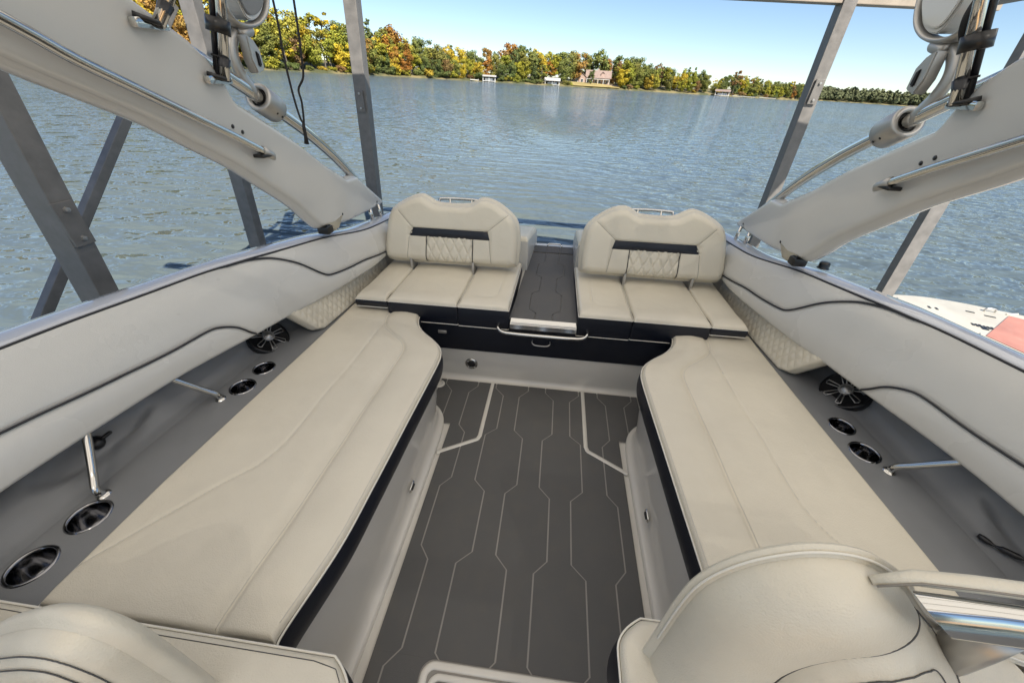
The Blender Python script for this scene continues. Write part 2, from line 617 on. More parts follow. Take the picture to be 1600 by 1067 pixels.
for i in range(41):
    t_ = math.radians(0.2 + 6.4 * i / 40)
    # straight stretch of shore in front of the house
    for k_, (d_, h_) in enumerate(((0.8, 0.55), (2.5, 0.95), (6, 1.25), (12, 1.95), (24, 2.6))):
        # intersect the ray with the shoreline segment between (0,306) and (30,329)/(70,348)
        sl_ = math.tan(t_)
        yy_ = 306 / (1 - sl_ * 23 / 30)
        if yy_ * sl_ > 30: yy_ = (329 - 30 * 19 / 40) / (1 - sl_ * 19 / 40)
        L_ = math.hypot(yy_ * sl_, yy_)
        g.v.append((yy_ * sl_ * (1 + d_ / L_), yy_ * (1 + d_ / L_), WATER + h_ + 0.42))
for i in range(40):
    for k_ in range(4): g.f.append((i * 5 + k_, i * 5 + k_ + 1, i * 5 + 6 + k_, i * 5 + 5 + k_))
g.mk('lawn', M['lawn'], kind='structure')


# ------------------------------------------------------------------ trees
def leaf_mat():
    m = bpy.data.materials.new('autumn_leaves')
    m.use_nodes = True
    n = m.node_tree
    b = n.nodes['Principled BSDF']
    b.inputs['Roughness'].default_value = 0.7
    b.inputs['Specular IOR Level'].default_value = 0.15
    oi = n.nodes.new('ShaderNodeObjectInfo')
    tc = n.nodes.new('ShaderNodeTexCoord')
    z = n.nodes.new('ShaderNodeTexNoise')
    z.inputs['Scale'].default_value = 7
    z.inputs['Detail'].default_value = 4
    n.links.new(tc.outputs['Object'], z.inputs['Vector'])
    mr = n.nodes.new('ShaderNodeMapRange')
    mr.inputs[1].default_value = 0.3
    mr.inputs[2].default_value = 0.7
    mr.inputs[3].default_value = 0.78
    mr.inputs[4].default_value = 1.3
    n.links.new(z.outputs[0], mr.inputs[0])
    mx = n.nodes.new('ShaderNodeMix')
    mx.data_type = 'RGBA'
    mx.blend_type = 'MULTIPLY'
    mx.inputs[0].default_value = 1
    n.links.new(oi.outputs['Color'], mx.inputs[6])
    n.links.new(mr.outputs[0], mx.inputs[7])
    z2 = n.nodes.new('ShaderNodeTexNoise')
    z2.inputs['Scale'].default_value = 3.2
    n.links.new(tc.outputs['Object'], z2.inputs['Vector'])
    m3 = n.nodes.new('ShaderNodeMapRange')
    m3.inputs[1].default_value = 0.45
    m3.inputs[2].default_value = 0.65
    m3.inputs[3].default_value = 0
    m3.inputs[4].default_value = 0.45
    n.links.new(z2.outputs[0], m3.inputs[0])
    m2 = n.nodes.new('ShaderNodeMix')
    m2.data_type = 'RGBA'
    n.links.new(m3.outputs[0], m2.inputs[0])
    n.links.new(mx.outputs[2], m2.inputs[6])
    m2.inputs[7].default_value = (0.19, 0.175, 0.045, 1)
    n.links.new(m2.outputs[2], b.inputs['Base Color'])
    return m


LEAF = leaf_mat()


def crown_mesh(kind, seed, nq=1500):
    rs = np.random.RandomState(seed)
    lobes = []
    if kind == 'broad':
        for i in range(26):
            z = rs.uniform(0.2, 0.9)
            wd = 0.33 * math.sin(PI * min(1, (z - 0.12) / 0.95)) ** 0.6
            a = rs.uniform(0, 2 * PI)
            q = wd * rs.uniform(0.35, 0.95)
            lobes.append((q * math.cos(a), q * math.sin(a), z, rs.uniform(0.06, 0.15)))
    elif kind == 'tall':
        for i in range(14):
            z = rs.uniform(0.25, 0.92)
            wd = 0.2 * math.sin(PI * min(1, (z - 0.05) / 1.02)) ** 0.5
            a = rs.uniform(0, 2 * PI)
            q = wd * rs.uniform(0.2, 1)
            lobes.append((q * math.cos(a), q * math.sin(a), z, rs.uniform(0.07, 0.12)))
    elif kind == 'conifer':
        for i in range(22):
            z = rs.uniform(0.15, 0.97)
            wd = 0.2 * (1.02 - z)
            a = rs.uniform(0, 2 * PI)
            lobes.append((wd * math.cos(a), wd * math.sin(a), z, 0.035 + 0.09 * (1 - z)))
    elif kind == 'sparse':
        for i in range(16):
            z = rs.uniform(0.35, 0.97)
            wd = 0.28 * math.sin(PI * min(1, (z - 0.2) / 0.85)) ** 0.5
            a = rs.uniform(0, 2 * PI)
            q = wd * rs.uniform(0.2, 1)
            lobes.append((q * math.cos(a), q * math.sin(a), z, rs.uniform(0.035, 0.075)))
        nq = nq // 2
    else:      # bush
        for i in range(12):
            a = rs.uniform(0, 2 * PI)
            q = rs.uniform(0.1, 0.55)
            lobes.append((q * math.cos(a), q * math.sin(a), rs.uniform(0.25, 0.75), rs.uniform(0.2, 0.3)))
    L = np.array(lobes)
    wt = L[:, 3] ** 2
    idx = rs.choice(len(L), nq, p=wt / wt.sum())
    d = rs.normal(size=(nq, 3))
    d /= np.linalg.norm(d, axis=1)[:, None]
    rad = L[idx, 3] * rs.uniform(0.45, 1.3, nq)
    c = L[idx, :3] + d * rad[:, None] * np.array([1, 1, 0.8])
    c[:, 2] = np.maximum(c[:, 2], 0.02)
    nn = d + rs.normal(size=(nq, 3)) * 0.45 + np.array([0, 0, 0.15])
    nn /= np.linalg.norm(nn, axis=1)[:, None]
    t = np.cross(nn, rs.normal(size=(nq, 3)))
    t /= np.linalg.norm(t, axis=1)[:, None]
    u = np.cross(nn, t)
    s = rs.uniform(0.010, 0.024, nq)[:, None] * (2.2 if kind == 'bush' else 1)
    V = np.stack([c - t * s - u * s * 0.7, c + t * s - u * s * 0.6, c + t * s * 0.7 + u * s, c - t * s * 0.8 + u * s * 0.8], 1).reshape(-1, 3)
    F = [(4 * i, 4 * i + 1, 4 * i + 2, 4 * i + 3) for i in range(nq)]
    me = bpy.data.meshes.new(kind + '_crown')
    me.from_pydata(V.tolist(), [], F)
    me.materials.append(LEAF)
    return me


def trunk_mesh(kind, seed):
    rs = random.Random(seed)
    g = G()
    top = 0.9 if kind in ('conifer', 'sparse', 'tall') else 0.7
    pts = [(0.012 * math.sin(q * 5 + seed), 0.012 * math.cos(q * 4 + seed), top * q - 0.03) for q in np.linspace(0, 1, 7)]
    g.tube(pts, [0.017 * (1 - 0.8 * q) for q in np.linspace(0, 1, 7)], 6)
    for i in range(7):
        z = rs.uniform(0.25, top * 0.9)
        a = rs.uniform(0, 2 * PI)
        q = rs.uniform(0.1, 0.24) * (0.5 if kind in ('conifer', 'tall') else 1)
        g.tube([(0, 0, z), (q * 0.5 * math.cos(a), q * 0.5 * math.sin(a), z + q * 0.35), (q * math.cos(a), q * math.sin(a), z + q * 0.9)], [0.007, 0.005, 0.002], 4)
    me = bpy.data.meshes.new(kind + '_trunk')
    me.from_pydata(g.v, [], g.f)
    me.materials.append(M['bark'])
    return me


PROTO = {}
for kd, cnt in (('broad', 4), ('tall', 3), ('conifer', 2), ('sparse', 3), ('bush', 3)):
    PROTO[kd] = [(crown_mesh(kd, 10 * i + len(kd), 3200 if kd == 'broad' else 2000), trunk_mesh(kd, i)) for i in range(cnt)]

HUES = {
    'dark green': [(0.10, 0.13, 0.04), (0.11, 0.14, 0.045), (0.09, 0.115, 0.04)],
    'olive green': [(0.17, 0.18, 0.04), (0.145, 0.165, 0.045), (0.19, 0.18, 0.045)],
    'yellow green': [(0.29, 0.27, 0.03), (0.25, 0.26, 0.035), (0.31, 0.28, 0.04)],
    'golden yellow': [(0.42, 0.30, 0.03), (0.38, 0.27, 0.035), (0.45, 0.34, 0.03)],
    'orange': [(0.36, 0.16, 0.03), (0.32, 0.14, 0.03), (0.30, 0.17, 0.045)],
    'rusty brown': [(0.22, 0.12, 0.05), (0.19, 0.115, 0.055), (0.24, 0.15, 0.06)],
    'red': [(0.42, 0.085, 0.03), (0.38, 0.07, 0.03)],
}
KINDNAME = {'broad': 'broad tree', 'tall': 'slender tree', 'conifer': 'evergreen tree', 'sparse': 'airy tree', 'bush': 'low shrub'}
NAME = {'broad': 'broadleaf_tree', 'tall': 'slender_tree', 'conifer': 'evergreen_tree', 'sparse': 'airy_tree', 'bush': 'waterside_shrub'}


def tree(kd, hue, x, y, z, hgt, label, group, wide=1.0, cat='tree'):
    cm, tm = rnd.choice(PROTO[kd])
    r = bpy.data.objects.new(NAME[kd], None)
    r.empty_display_size = 0.2
    COL.objects.link(r)
    r.location = (x, y, z)
    r.rotation_euler = (0, 0, rnd.uniform(0, 2 * PI))
    r.scale = (hgt * wide, hgt * wide, hgt)
    tagset(r, label, cat, group)
    c = bpy.data.objects.new('crown', cm)
    COL.objects.link(c)
    c.parent = r
    col = rnd.choice(HUES[hue])
    k = rnd.uniform(0.85, 1.2)
    c.color = (col[0] * k, col[1] * k, col[2] * k, 1)
    if kd != 'bush':
        t = bpy.data.objects.new('trunk', tm)
        COL.objects.link(t)
        t.parent = r
    return r


TOPS = [(-62, 3.9), (-51.4, 5.0), (-43.5, 5.83), (-36.3, 6.1), (-34, 5.2), (-32.1, 4.95), (-30.4, 4.45), (-28.1, 4.95), (-26.2, 4.9), (-24, 4.5), (-21.6, 4.4), (-18.9, 3.8), (-16.7, 3.2), (-14.5, 3.15), (-12.3, 2.7), (-10, 2.95), (-7.5, 3.6), (-3.9, 3.5), (-2.4, 3.05), (-0.8, 3.25), (1.4, 3.45), (3.9, 3.3), (5.4, 3.0), (6.5, 3.15), (8.4, 3.15), (10, 2.7), (11.7, 2.6), (12.8, 2.1), (14.1, 2.5), (15, 2.35), (16.2, 1.85), (17, 1.2), (17.4, 1.45), (18.2, 1.7), (19.1, 2.25), (21.1, 1.9), (22, 1.55), (24, 1.3), (25, 1.5), (25.7, 1.25), (26.8, 0.8)]
TA = [a for a, _ in TOPS]
TE = [e for _, e in TOPS]
SECT = [(-100, -37, 'far left behind the tower arm'), (-37, -29, 'wooded bank left of dark post'), (-29, -22, 'wooded bank right of dark post'),
        (-22, -12, 'shore left of white boathouses'), (-12, -3, 'shore between white boathouses'), (-3, 7, 'beside the pink-roofed house'),
        (7, 16.5, 'grassy point right of house'), (16.5, 40, 'low tip of the point')]


def sector(az):
    for a, b, s_ in SECT:
        if a <= az < b: return s_
    return SECT[-1][2]


def pick_hue(az, row):
    if -37 < az < -29: wts = dict(zip(HUES, (1, 3, 6, 5, 2, 0.6, 0)))
    elif -24.5 < az < -20 and row == 2: wts = dict(zip(HUES, (1, 1, 1, 1, 7, 1, 0)))
    elif az < -20: wts = dict(zip(HUES, (1, 4, 7, 3.5, 1.8, 0.6, 0)))
    elif az < -5: wts = dict(zip(HUES, (3.5, 4, 3.5, 3, 1.6, 0.8, 0)))
    elif az < 7: wts = dict(zip(HUES, (4, 4, 3, 2, 1.6, 1.2, 0)))
    else: wts = dict(zip(HUES, (3, 6, 4.5, 1.2, 0.5, 1.2, 0)))
    if row == 2: wts['dark green'] += 2
    ks = list(wts)
    return rnd.choices(ks, [wts[k] for k in ks])[0]


ROWS = [(4.0, 0.62, 6.2, 'front row'), (11.0, 0.84, 5.6, 'middle row'), (20.0, 1.02, 5.4, 'back row')]
nt_ = 0
for row, (off, fr, step, rname) in enumerate(ROWS):
    t = rnd.uniform(0, step) + 20
    while t < LTOT - 2:
        x, y, ux, uy = shore(t)
        tp = min(1, (LTOT - t) / 60 + 0.12)
        o_ = off * (tp if off > 6 else 1) + rnd.uniform(-2.5, 2.5) * (1 + row * 0.5) * tp + wob(t) * 0.5
        o_ = max(o_, 2.5)
        if row == 2 and 0 < math.degrees(math.atan2(x, y)) < 6.4: o_ += 16
        px, py = x + ux * o_, y + uy * o_
        az = math.degrees(math.atan2(px, py))
        d = math.hypot(px, py)
        top = d * math.tan(R(float(np.interp(az, TA, TE)))) + 1.55
        gz = ground_z(off, t)
        H = (top - gz) * fr * rnd.uniform(0.82, 1.06)
        gap = (16.4 < az < 17.2) or (row == 0 and 0.2 < az < 6.3) or (row == 1 and 0.3 < az < 6.0) \
            or (row == 0 and (-10.6 < az < -8.6 or -2.9 < az < -0.4)) or (row == 0 and az > 7 and rnd.random() < 0.3)
        if az > 16: H = min(H, 13)
        if not gap and -66 < az < 27 and H > 3:
            hue = pick_hue(az, row)
            kd = rnd.choices(['broad', 'tall', 'conifer', 'sparse'], [6, 2.2, 1.6 if hue in ('dark green',) else 0.1, 0.8 if az < 16 else 2.2])[0]
            lab = '%s %s, %s, %s' % (hue, KINDNAME[kd], rname, sector(az))
            tree(kd, hue, px, py, gz - 0.3, H, lab, lab.replace('tree', 'trees'), wide=rnd.uniform(0.9, 1.25))
            nt_ += 1
        t += step * rnd.uniform(0.7, 1.3)
# single trees one can name
for az, d, kd, hue, H, lab in ((7.0, 352, 'broad', 'red', 15.5, 'bright red maple behind the lawn right of the pink-roofed house'),
                               (-21.4, 262, 'broad', 'orange', 19.0, 'large orange tree standing highest right of the thin dark post'),
                               (3.0, 333, 'tall', 'dark green', 9.5, 'small dark tree on the lawn in front of the pink-roofed house'),
                               (19.3, 402, 'sparse', 'rusty brown', 16.0, 'tall half-bare tree with pale leaning trunk on the low point')):
    tree(kd, hue, d * math.sin(R(az)), d * math.cos(R(az)), WATER + 1.2, H, lab, None)
# shrubs along the waterline
t = 22
while t < LTOT - 2:
    x, y, ux, uy = shore(t)
    o_ = 2.2 + wob(t) * 0.5 + rnd.uniform(0, 1.4)
    az = math.degrees(math.atan2(x, y))
    if not (0.8 < az < 6.5) and not (-10.6 < az < -8.8) and not (-2.9 < az < -0.6) and (az < 7 or rnd.random() < 0.45):
        hue = rnd.choice(['dark green', 'olive green', 'yellow green', 'rusty brown', 'golden yellow', 'dark green'])
        lab = '%s low shrub at the waterline, %s' % (hue, sector(az))
        tree('bush', hue, x + ux * o_, y + uy * o_, WATER + 0.2, rnd.uniform(2.2, 4.6), lab, lab.replace('shrub', 'shrubs'), wide=1.2, cat='shrub')
    t += rnd.uniform(3.6, 6.5)
# the far low wood on the right reads as one mass
rs = np.random.RandomState(5)
V, F = [], []
for i in range(1500):
    k = rs.uniform(0, len(FAR) - 1.001)
    a = int(k)
    x = FAR[a][0] + (FAR[a + 1][0] - FAR[a][0]) * (k - a)
    y = FAR[a][1] + (FAR[a + 1][1] - FAR[a][1]) * (k - a)
    L = math.hypot(x, y)
    o_ = rs.uniform(3, 90)
    H = rs.uniform(9, 15) + o_ * 0.07
    cx_, cy_, cz_ = x * (1 + o_ / L), y * (1 + o_ / L), WATER + 1 + o_ * 0.03
    for q in range(30):
        d = rs.normal(size=3)
        d /= np.linalg.norm(d)
        p = np.array([cx_, cy_, cz_ + H * 0.58]) + d * np.array([4.0, 4.0, H * 0.42]) * rs.uniform(0.8, 1.05)
        n_ = d + rs.normal(size=3) * 0.5
        n_ /= np.linalg.norm(n_)
        t_ = np.cross(n_, rs.normal(size=3))
        t_ /= np.linalg.norm(t_)
        u_ = np.cross(n_, t_)
        s = rs.uniform(0.9, 1.7)
        b = len(V)
        V += [p - t_ * s - u_ * s, p + t_ * s - u_ * s, p + t_ * s + u_ * s, p - t_ * s + u_ * s]
        F.append((b, b + 1, b + 2, b + 3))
M['farleaf'] = mat('distant_foliage', (0.115, 0.125, 0.065), 0.9, spec=0.05, var=0.45, vscale=0.06)
mk('distant_wood', np.array(V), F, M['farleaf'], kind='stuff', smooth=False, label='low green wood along the far shore at the right', cat='wood')


# ------------------------------------------------------------------ house and boathouses
def at(az, d, z=0): return Vector((d * math.sin(R(az)), d * math.cos(R(az)), z))


def frame(c, az):
    """local x = to the right seen from the boat, y = away"""
    a = R(az)
    X = Vector((math.cos(a), -math.sin(a), 0))
    Y = Vector((math.sin(a), math.cos(a), 0))
    return lambda x, y, z: c + X * x + Y * y + Vector((0, 0, z))


def fbox(g, f, x0, x1, y0, y1, z0, z1):
    q = G().box(x0, x1, y0, y1, z0, z1)
    return g.add([f(*p) for p in q.v], q.f)


def gable(g, f, x0, x1, y0, y1, z0, zr, oh=0.5, axis='x', th=0.25):
    """gabled roof, ridge along axis"""
    if axis == 'x':
        ym = (y0 + y1) / 2
        for sgn, ye in ((-1, y0 - oh), (1, y1 + oh)):
            v = [(x0 - oh, ye, z0), (x1 + oh, ye, z0), (x1 + oh, ym, zr), (x0 - oh, ym, zr)]
            v += [(a, b, c + th) for a, b, c in v]
            g.add([f(*p) for p in v], [(0, 1, 2, 3), (4, 5, 6, 7), (0, 1, 5, 4), (1, 2, 6, 5), (2, 3, 7, 6), (3, 0, 4, 7)])
    else:
        xm = (x0 + x1) / 2
        for xe in (x0 - oh, x1 + oh):
            v = [(xe, y0 - oh, z0), (xe, y1 + oh, z0), (xm, y1 + oh, zr), (xm, y0 - oh, zr)]
            v += [(a, b, c + th) for a, b, c in v]
            g.add([f(*p) for p in v], [(0, 1, 2, 3), (4, 5, 6, 7), (0, 1, 5, 4), (1, 2, 6, 5), (2, 3, 7, 6), (3, 0, 4, 7)])
    return g


hc = at(3.2, 343, WATER + 2.0)
f = frame(hc, 3.3)
hs = thing('lakeside_house', 'pale brick lakeside house with pinkish gabled roofs above a golden lawn', 'house', hc)
g = fbox(G(), f, -14, -5, 0, 9, 0, 4.2)
gv = [(-14, 0, 4.2), (-5, 0, 4.2), (-9.5, 0, 7.6)]
g.add([f(a, b + y_, c) for y_ in (0, 0.3) for a, b, c in gv], [(0, 1, 2), (3, 4, 5), (0, 1, 4, 3), (1, 2, 5, 4), (2, 0, 3, 5)])
fbox(g, f, -5, 12, 2, 10, 0, 4.0)
g.mk('wall', M['hwall'], hs, smooth=False)
g = gable(G(), f, -14, -5, 0, 9, 4.2, 8.0, axis='y')
gable(g, f, -5, 13, 1, 10.5, 4.0, 8.6)
rf = g.mk('roof', M['hroof'], hs, smooth=False)
fbox(G(), f, 3, 4.4, 6, 7.2, 6, 9.8).mk('chimney', M['stone'], rf, smooth=False)
for x in (-3.4, -0.6, 2.4, 5.4, 8.4, 10.6):
    wn = fbox(G(), f, x - 0.75, x + 0.75, 1.93, 2.02, 1.0, 3.1).mk('window', M['white'], hs, smooth=False)
    fbox(G(), f, x - 0.6, x + 0.6, 1.9, 1.95, 1.15, 2.95).mk('pane', M['glass'], wn, smooth=False)
for x in (-11.6, -7.6):
    wn = fbox(G(), f, x - 0.9, x + 0.9, -0.07, 0.02, 0.9, 3.2).mk('window', M['white'], hs, smooth=False)
    fbox(G(), f, x - 0.7, x + 0.7, -0.1, -0.05, 1.1, 3.0).mk('pane', M['glass'], wn, smooth=False)
wn = fbox(G(), f, -10.3, -8.7, -0.07, 0.02, 4.6, 6.0).mk('window', M['white'], hs, smooth=False)
fbox(G(), f, -10.1, -8.9, -0.1, -0.05, 4.75, 5.85).mk('pane', M['glass'], wn, smooth=False)
for x in (-1, 7):
    g = fbox(G(), f, x - 1.1, x + 1.1, 1.6, 4, 5.2, 7.0)
    dm = g.mk('dormer', M['hwall'], hs, smooth=False)
    gable(G(), f, x - 1.1, x + 1.1, 1.5, 4, 7.0, 8.0, oh=0.2, axis='y', th=0.1).mk('dormer_roof', M['hroof'], dm, smooth=False)
fbox(G(), f, -4.5, 12.5, -1.2, 2, 3.3, 3.55).mk('porch_roof', M['white'], hs, smooth=False)
for x in (-4.2, 0, 4, 8, 12.2):
    fbox(G(), f, x - 0.15, x + 0.15, -1.1, -0.8, 0, 3.3).mk('porch_post', M['white'], hs, smooth=False)
for az_, d_, wd, lab in ((5.3, 341, 15, 'pink stone retaining wall below the house at the lawn'), (1.9, 344, 8, 'short pink stone wall left of the lawn before the house')):
    c_ = at(az_, d_, WATER + 1.0)
    g = G()
    ff = frame(c_, az_)
    for k in range(int(wd)):
        fbox(g, ff, -wd / 2 + k + 0.03, -wd / 2 + k + 0.97, 0, 0.7, -0.5, 1.5 + 0.12 * (k % 2))
    fbox(g, ff, -wd / 2, wd / 2, 0.08, 0.62, -0.5, 1.4)
    g.mk('retaining_wall', M['stone'], label=lab, cat='wall', smooth=False)


def boathouse(az, d, wd, hgt, lab, roofm, rise=1.0, sides=True):
    c = at(az, d, WATER)
    f = frame(c, az)
    o = thing('boathouse', lab, 'boathouse', c, 'boathouses along the far shore')
    g = gable(G(), f, -wd / 2, wd / 2, 0, 8, hgt, hgt + rise, oh=0.5, axis='x', th=0.22)
    g.mk('roof', roofm, o, smooth=False)
    for x in (-wd / 2 + 0.2, 0, wd / 2 - 0.2):
        for y in (0.2, 7.6):
            fbox(G(), f, x - 0.16, x + 0.16, y, y + 0.3, -2, hgt).mk('post', M['white'], o, smooth=False)
    fbox(G(), f, -wd / 2, wd / 2, 0, 8, 0.35, 0.6).mk('deck', M['white'], o, smooth=False)
    if sides: fbox(G(), f, -wd / 2 + 0.5, wd / 2 - 0.5, 7, 7.3, 0.6, hgt - 0.5).mk('back_wall', M['bark'], o, smooth=False)
    g = G()
    ff = f
    hull = [(-wd * 0.32, 1.6), (wd * 0.22, 1.6), (wd * 0.34, 3.2), (wd * 0.22, 4.8), (-wd * 0.32, 4.8)]
    g.add([ff(a, b, z) for z in (0.75, 1.75) for a, b in hull], [(0, 1, 2, 3, 4), (5, 6, 7, 8, 9)] + [(i, (i + 1) % 5, 5 + (i + 1) % 5, 5 + i) for i in range(5)])
    g.mk('moored_boat', M['white'], None, smooth=False, label='white boat parked inside the ' + lab.split(' with')[0], cat='boat')


boathouse(-9.6, 271, 7.5, 2.6, 'leftmost small boathouse with a flat white roof at the wood edge', M['pale'], 0.6)
boathouse(-1.7, 300, 9.5, 2.6, 'white open boathouse with a hipped pale roof beside the golden lawn', M['pale'], 1.5)
boathouse(18.3, 380, 10, 2.8, 'low brown-roofed boathouse at the tip of the wooded point', M['hroof'], 1.2)
for az, d, wd, lab in ((-11.4, 268, 5, 'small grey dock left of the flat-roofed boathouse'), (20.6, 388, 16, 'long low white dock along the tip of the point'), (23.0, 410, 12, 'low dark dock at the far right end of the point')):
    c = at(az, d, WATER)
    f = frame(c, az)
    o = thing('shore_dock', lab, 'dock', c)
    g = G()
    for k in range(int(wd)): fbox(g, f, -wd / 2 + k, -wd / 2 + k + 0.95, -1, 2, 0.5, 0.75)
    g.mk('deck', M['white'], o, smooth=False)
    for x in (-wd / 2 + 0.3, 0, wd / 2 - 0.3): fbox(G(), f, x - 0.15, x + 0.15, -0.8, -0.5, -2, 1.4).mk('piling', M['bark'], o, smooth=False)

def added_canopy_mat():
    m = mat('added_canopy_cloth', (0.70, 0.67, 0.61), 0.8, var=0.04)
    n = m.node_tree
    b = n.nodes['Principled BSDF']
    t = n.nodes.new('ShaderNodeBsdfTranslucent')
    t.inputs[0].default_value = (0.88, 0.84, 0.77, 1)
    x = n.nodes.new('ShaderNodeMixShader')
    x.inputs[0].default_value = 0.6  # translucency turns sun on the added canopy into soft overhead fill
    n.links.new(b.outputs[0], x.inputs[1])
    n.links.new(t.outputs[0], x.inputs[2])
    # the added canopy also lets a little sun straight through
    tr = n.nodes.new('ShaderNodeBsdfTransparent')
    y = n.nodes.new('ShaderNodeMixShader')
    y.inputs[0].default_value = 0.025
    n.links.new(x.outputs[0], y.inputs[1])
    n.links.new(tr.outputs[0], y.inputs[2])
    n.links.new(y.outputs[0], n.nodes['Material Output'].inputs[0])
    return m


# ------------------------------------------------------------------ boat slip: steel frame, added canopy and added dock out of view
sl = thing('covered_boat_slip', 'grey galvanised steel slip frame with posts, a brace and an added unseen canopy over the boat', 'boat slip', (0, 1.5, WATER))
S_ = 'steel'


def bar(name, a, b, wx, wy, side, m='steel'):
    o = G().beam(a, b, wx, wy, side).mk(name, M[m], sl, smooth=False)
    return o


bar('post', (-1.92, 4.21, 2.2), (-2.045, 4.19, -1.6), 0.118, 0.11, (0, 1, 0))
bar('post', (2.115, 4.21, 2.35), (2.235, 4.20, -1.6), 0.10, 0.115, (0, 1, 0))
bar('post', (-2.06, 1.46, 2.2), (-2.06, 1.20, -1.6), 0.12, 0.085, (0, 1, 0))
bar('post', (-2.96, 3.62, 2.2), (-2.96, 3.31, -1.6), 0.12, 0.095, (0, 1, 0))
bar('post', (3.06, 3.60, 2.2), (3.05, 3.25, -1.6), 0.11, 0.075, (0, 1, 0))
bar('post', (-2.06, -2.6, 2.2), (-2.06, -2.6, -1.6), 0.12, 0.1, (0, 1, 0))
bar('post', (2.2, -2.6, 2.2), (2.2, -2.6, -1.6), 0.12, 0.1, (0, 1, 0))
bar('post', (3.06, -2.6, 2.2), (3.06, -2.6, -1.6), 0.12, 0.1, (0, 1, 0))
bar('brace', (-2.995, 1.25, -0.13), (-2.995, 3.45, 1.88), 0.055, 0.06, (0, 1, 0))
bar('beam', (-3.1, 4.22, 2.255), (3.2, 4.22, 2.255), 0.11, 0.17, (0, 0, 1), 'beam')
bar('beam', (-2.06, -2.7, 2.26), (-2.06, 4.16, 2.26), 0.12, 0.14, (0, 0, 1))
bar('beam', (3.06, -2.7, 2.26), (3.06, 4.16, 2.26), 0.12, 0.14, (0, 0, 1))
for (x, y, z, sx) in ((-2.0, 1.37, 0.95, 1), (-1.950, 4.143, 1.3, 1), (2.138, 4.143, 1.6, 1)):
    pl_ = G().box(x - 0.035, x + 0.035, y - 0.012, y + 0.0, z - 0.09, z + 0.09, 0.003) if y > 2 else G().box(x - 0.002, x + 0.012, y - 0.04, y + 0.04, z - 0.09, z + 0.09, 0.003)
    pl_ = pl_.mk('splice_plate', M['steel'], sl, smooth=False)
    for dz in (-0.06, 0.06):
        if y > 2: G().lathe([(0, 0.012), (0.010, 0.011), (0.012, 0.0)], (x, y - 0.012, z + dz), (0, -1, 0), 6).mk('bolt', M['satin'], pl_, smooth=False)
        else: G().lathe([(0, 0.012), (0.010, 0.011), (0.012, 0.0)], (x + 0.012, y, z + dz), (1, 0, 0), 6).mk('bolt', M['satin'], pl_, smooth=False)
g = G()          # added unseen canopy, shades the boat and spreads soft light; slightly crowned
nx_, ny_ = 24, 40
for j in range(ny_ + 1):
    for i in range(nx_ + 1):
        x, y = -2.45 + 5.4 * i / nx_, -3.4 + 6.6 * j / ny_
        g.v.append((x, y, 2.48 + 0.25 * (1 - (x / 3.0) ** 2) + 0.02 * abs(math.sin(PI * (y + 2.6) / 1.3))))
for j in range(ny_):
    for i in range(nx_): g.f.append((j * (nx_ + 1) + i, j * (nx_ + 1) + i + 1, (j + 1) * (nx_ + 1) + i + 1, (j + 1) * (nx_ + 1) + i))
g.mk('added_canopy', added_canopy_mat(), sl)
for k in range(5):
    y = -2.6 + k * 1.3
    bar('purlin', (-3.0, y, 2.40), (2.8, y, 2.40), 0.06, 0.1, (0, 0, 1), 'beam')
# plank dock added behind the camera to give the chrome something to reflect
dk = thing('added_dock', 'added brown plank dock behind the camera, for reflections in the chrome', 'dock', (0, -5, WATER + 0.4))
for k in range(40):
    y = -3.3 - k * 0.15
    G().box(-4, 7, y, y + 0.14, WATER + 0.40, WATER + 0.44).mk('plank', M['wood'], dk, smooth=False)
g = G()
for x in (-3.8, 0, 3.5, 6.8):
    for y in (-3.4, -6, -9): g.box(x, x + 0.15, y, y + 0.15, -2, WATER + 0.4)
g.mk('piling', M['wood'], dk, smooth=False)

# ------------------------------------------------------------------ raft
ra = thing('floating_raft', 'cream plastic floating raft with a faded red panel, right of the boat', 'raft', (4.6, 3.2, WATER))
zr = -0.25
rp = sm2([(3.0, 1.2), (3.05, 3.4), (3.35, 4.0), (3.8, 4.33), (4.25, 4.42), (4.6, 4.38), (4.95, 4.26), (5.6, 3.95), (6.6, 3.3), (6.2, 1.4), (5.4, 0.9)], 5)
g = G()
n = len(rp)
cen = np.mean(rp, axis=0)
lay = [(1.0, zr - 0.22), (1.0, zr - 0.03), (0.993, zr - 0.008), (0.98, zr)]
for k, z in lay: g.v += [(cen[0] + (a - cen[0]) * k, cen[1] + (b - cen[1]) * k, z) for a, b in rp]
for q in range(3):
    for i in range(n): g.f.append((q * n + i, q * n + (i + 1) % n, (q + 1) * n + (i + 1) % n, (q + 1) * n + i))
g.f.append(tuple(3 * n + i for i in range(n)))
g.mk('deck', M['raft'], ra, sharp=60)
G().prism([(4.33, 3.57), (5.0, 4.09), (6.05, 3.42), (5.6, 1.9), (5.0, 1.7)], zr + 0.001, zr + 0.006).mk('red_panel', M['red'], ra, smooth=False)


def dash(g, x, y, L, wd, a):
    c, s = math.cos(a), math.sin(a)
    g.prism([(x + c * u - s * v, y + s * u + c * v) for u, v in ((-L / 2, -wd / 2), (L / 2, -wd / 2), (L / 2, wd / 2), (-L / 2, wd / 2))], zr + 0.001, zr + 0.005)


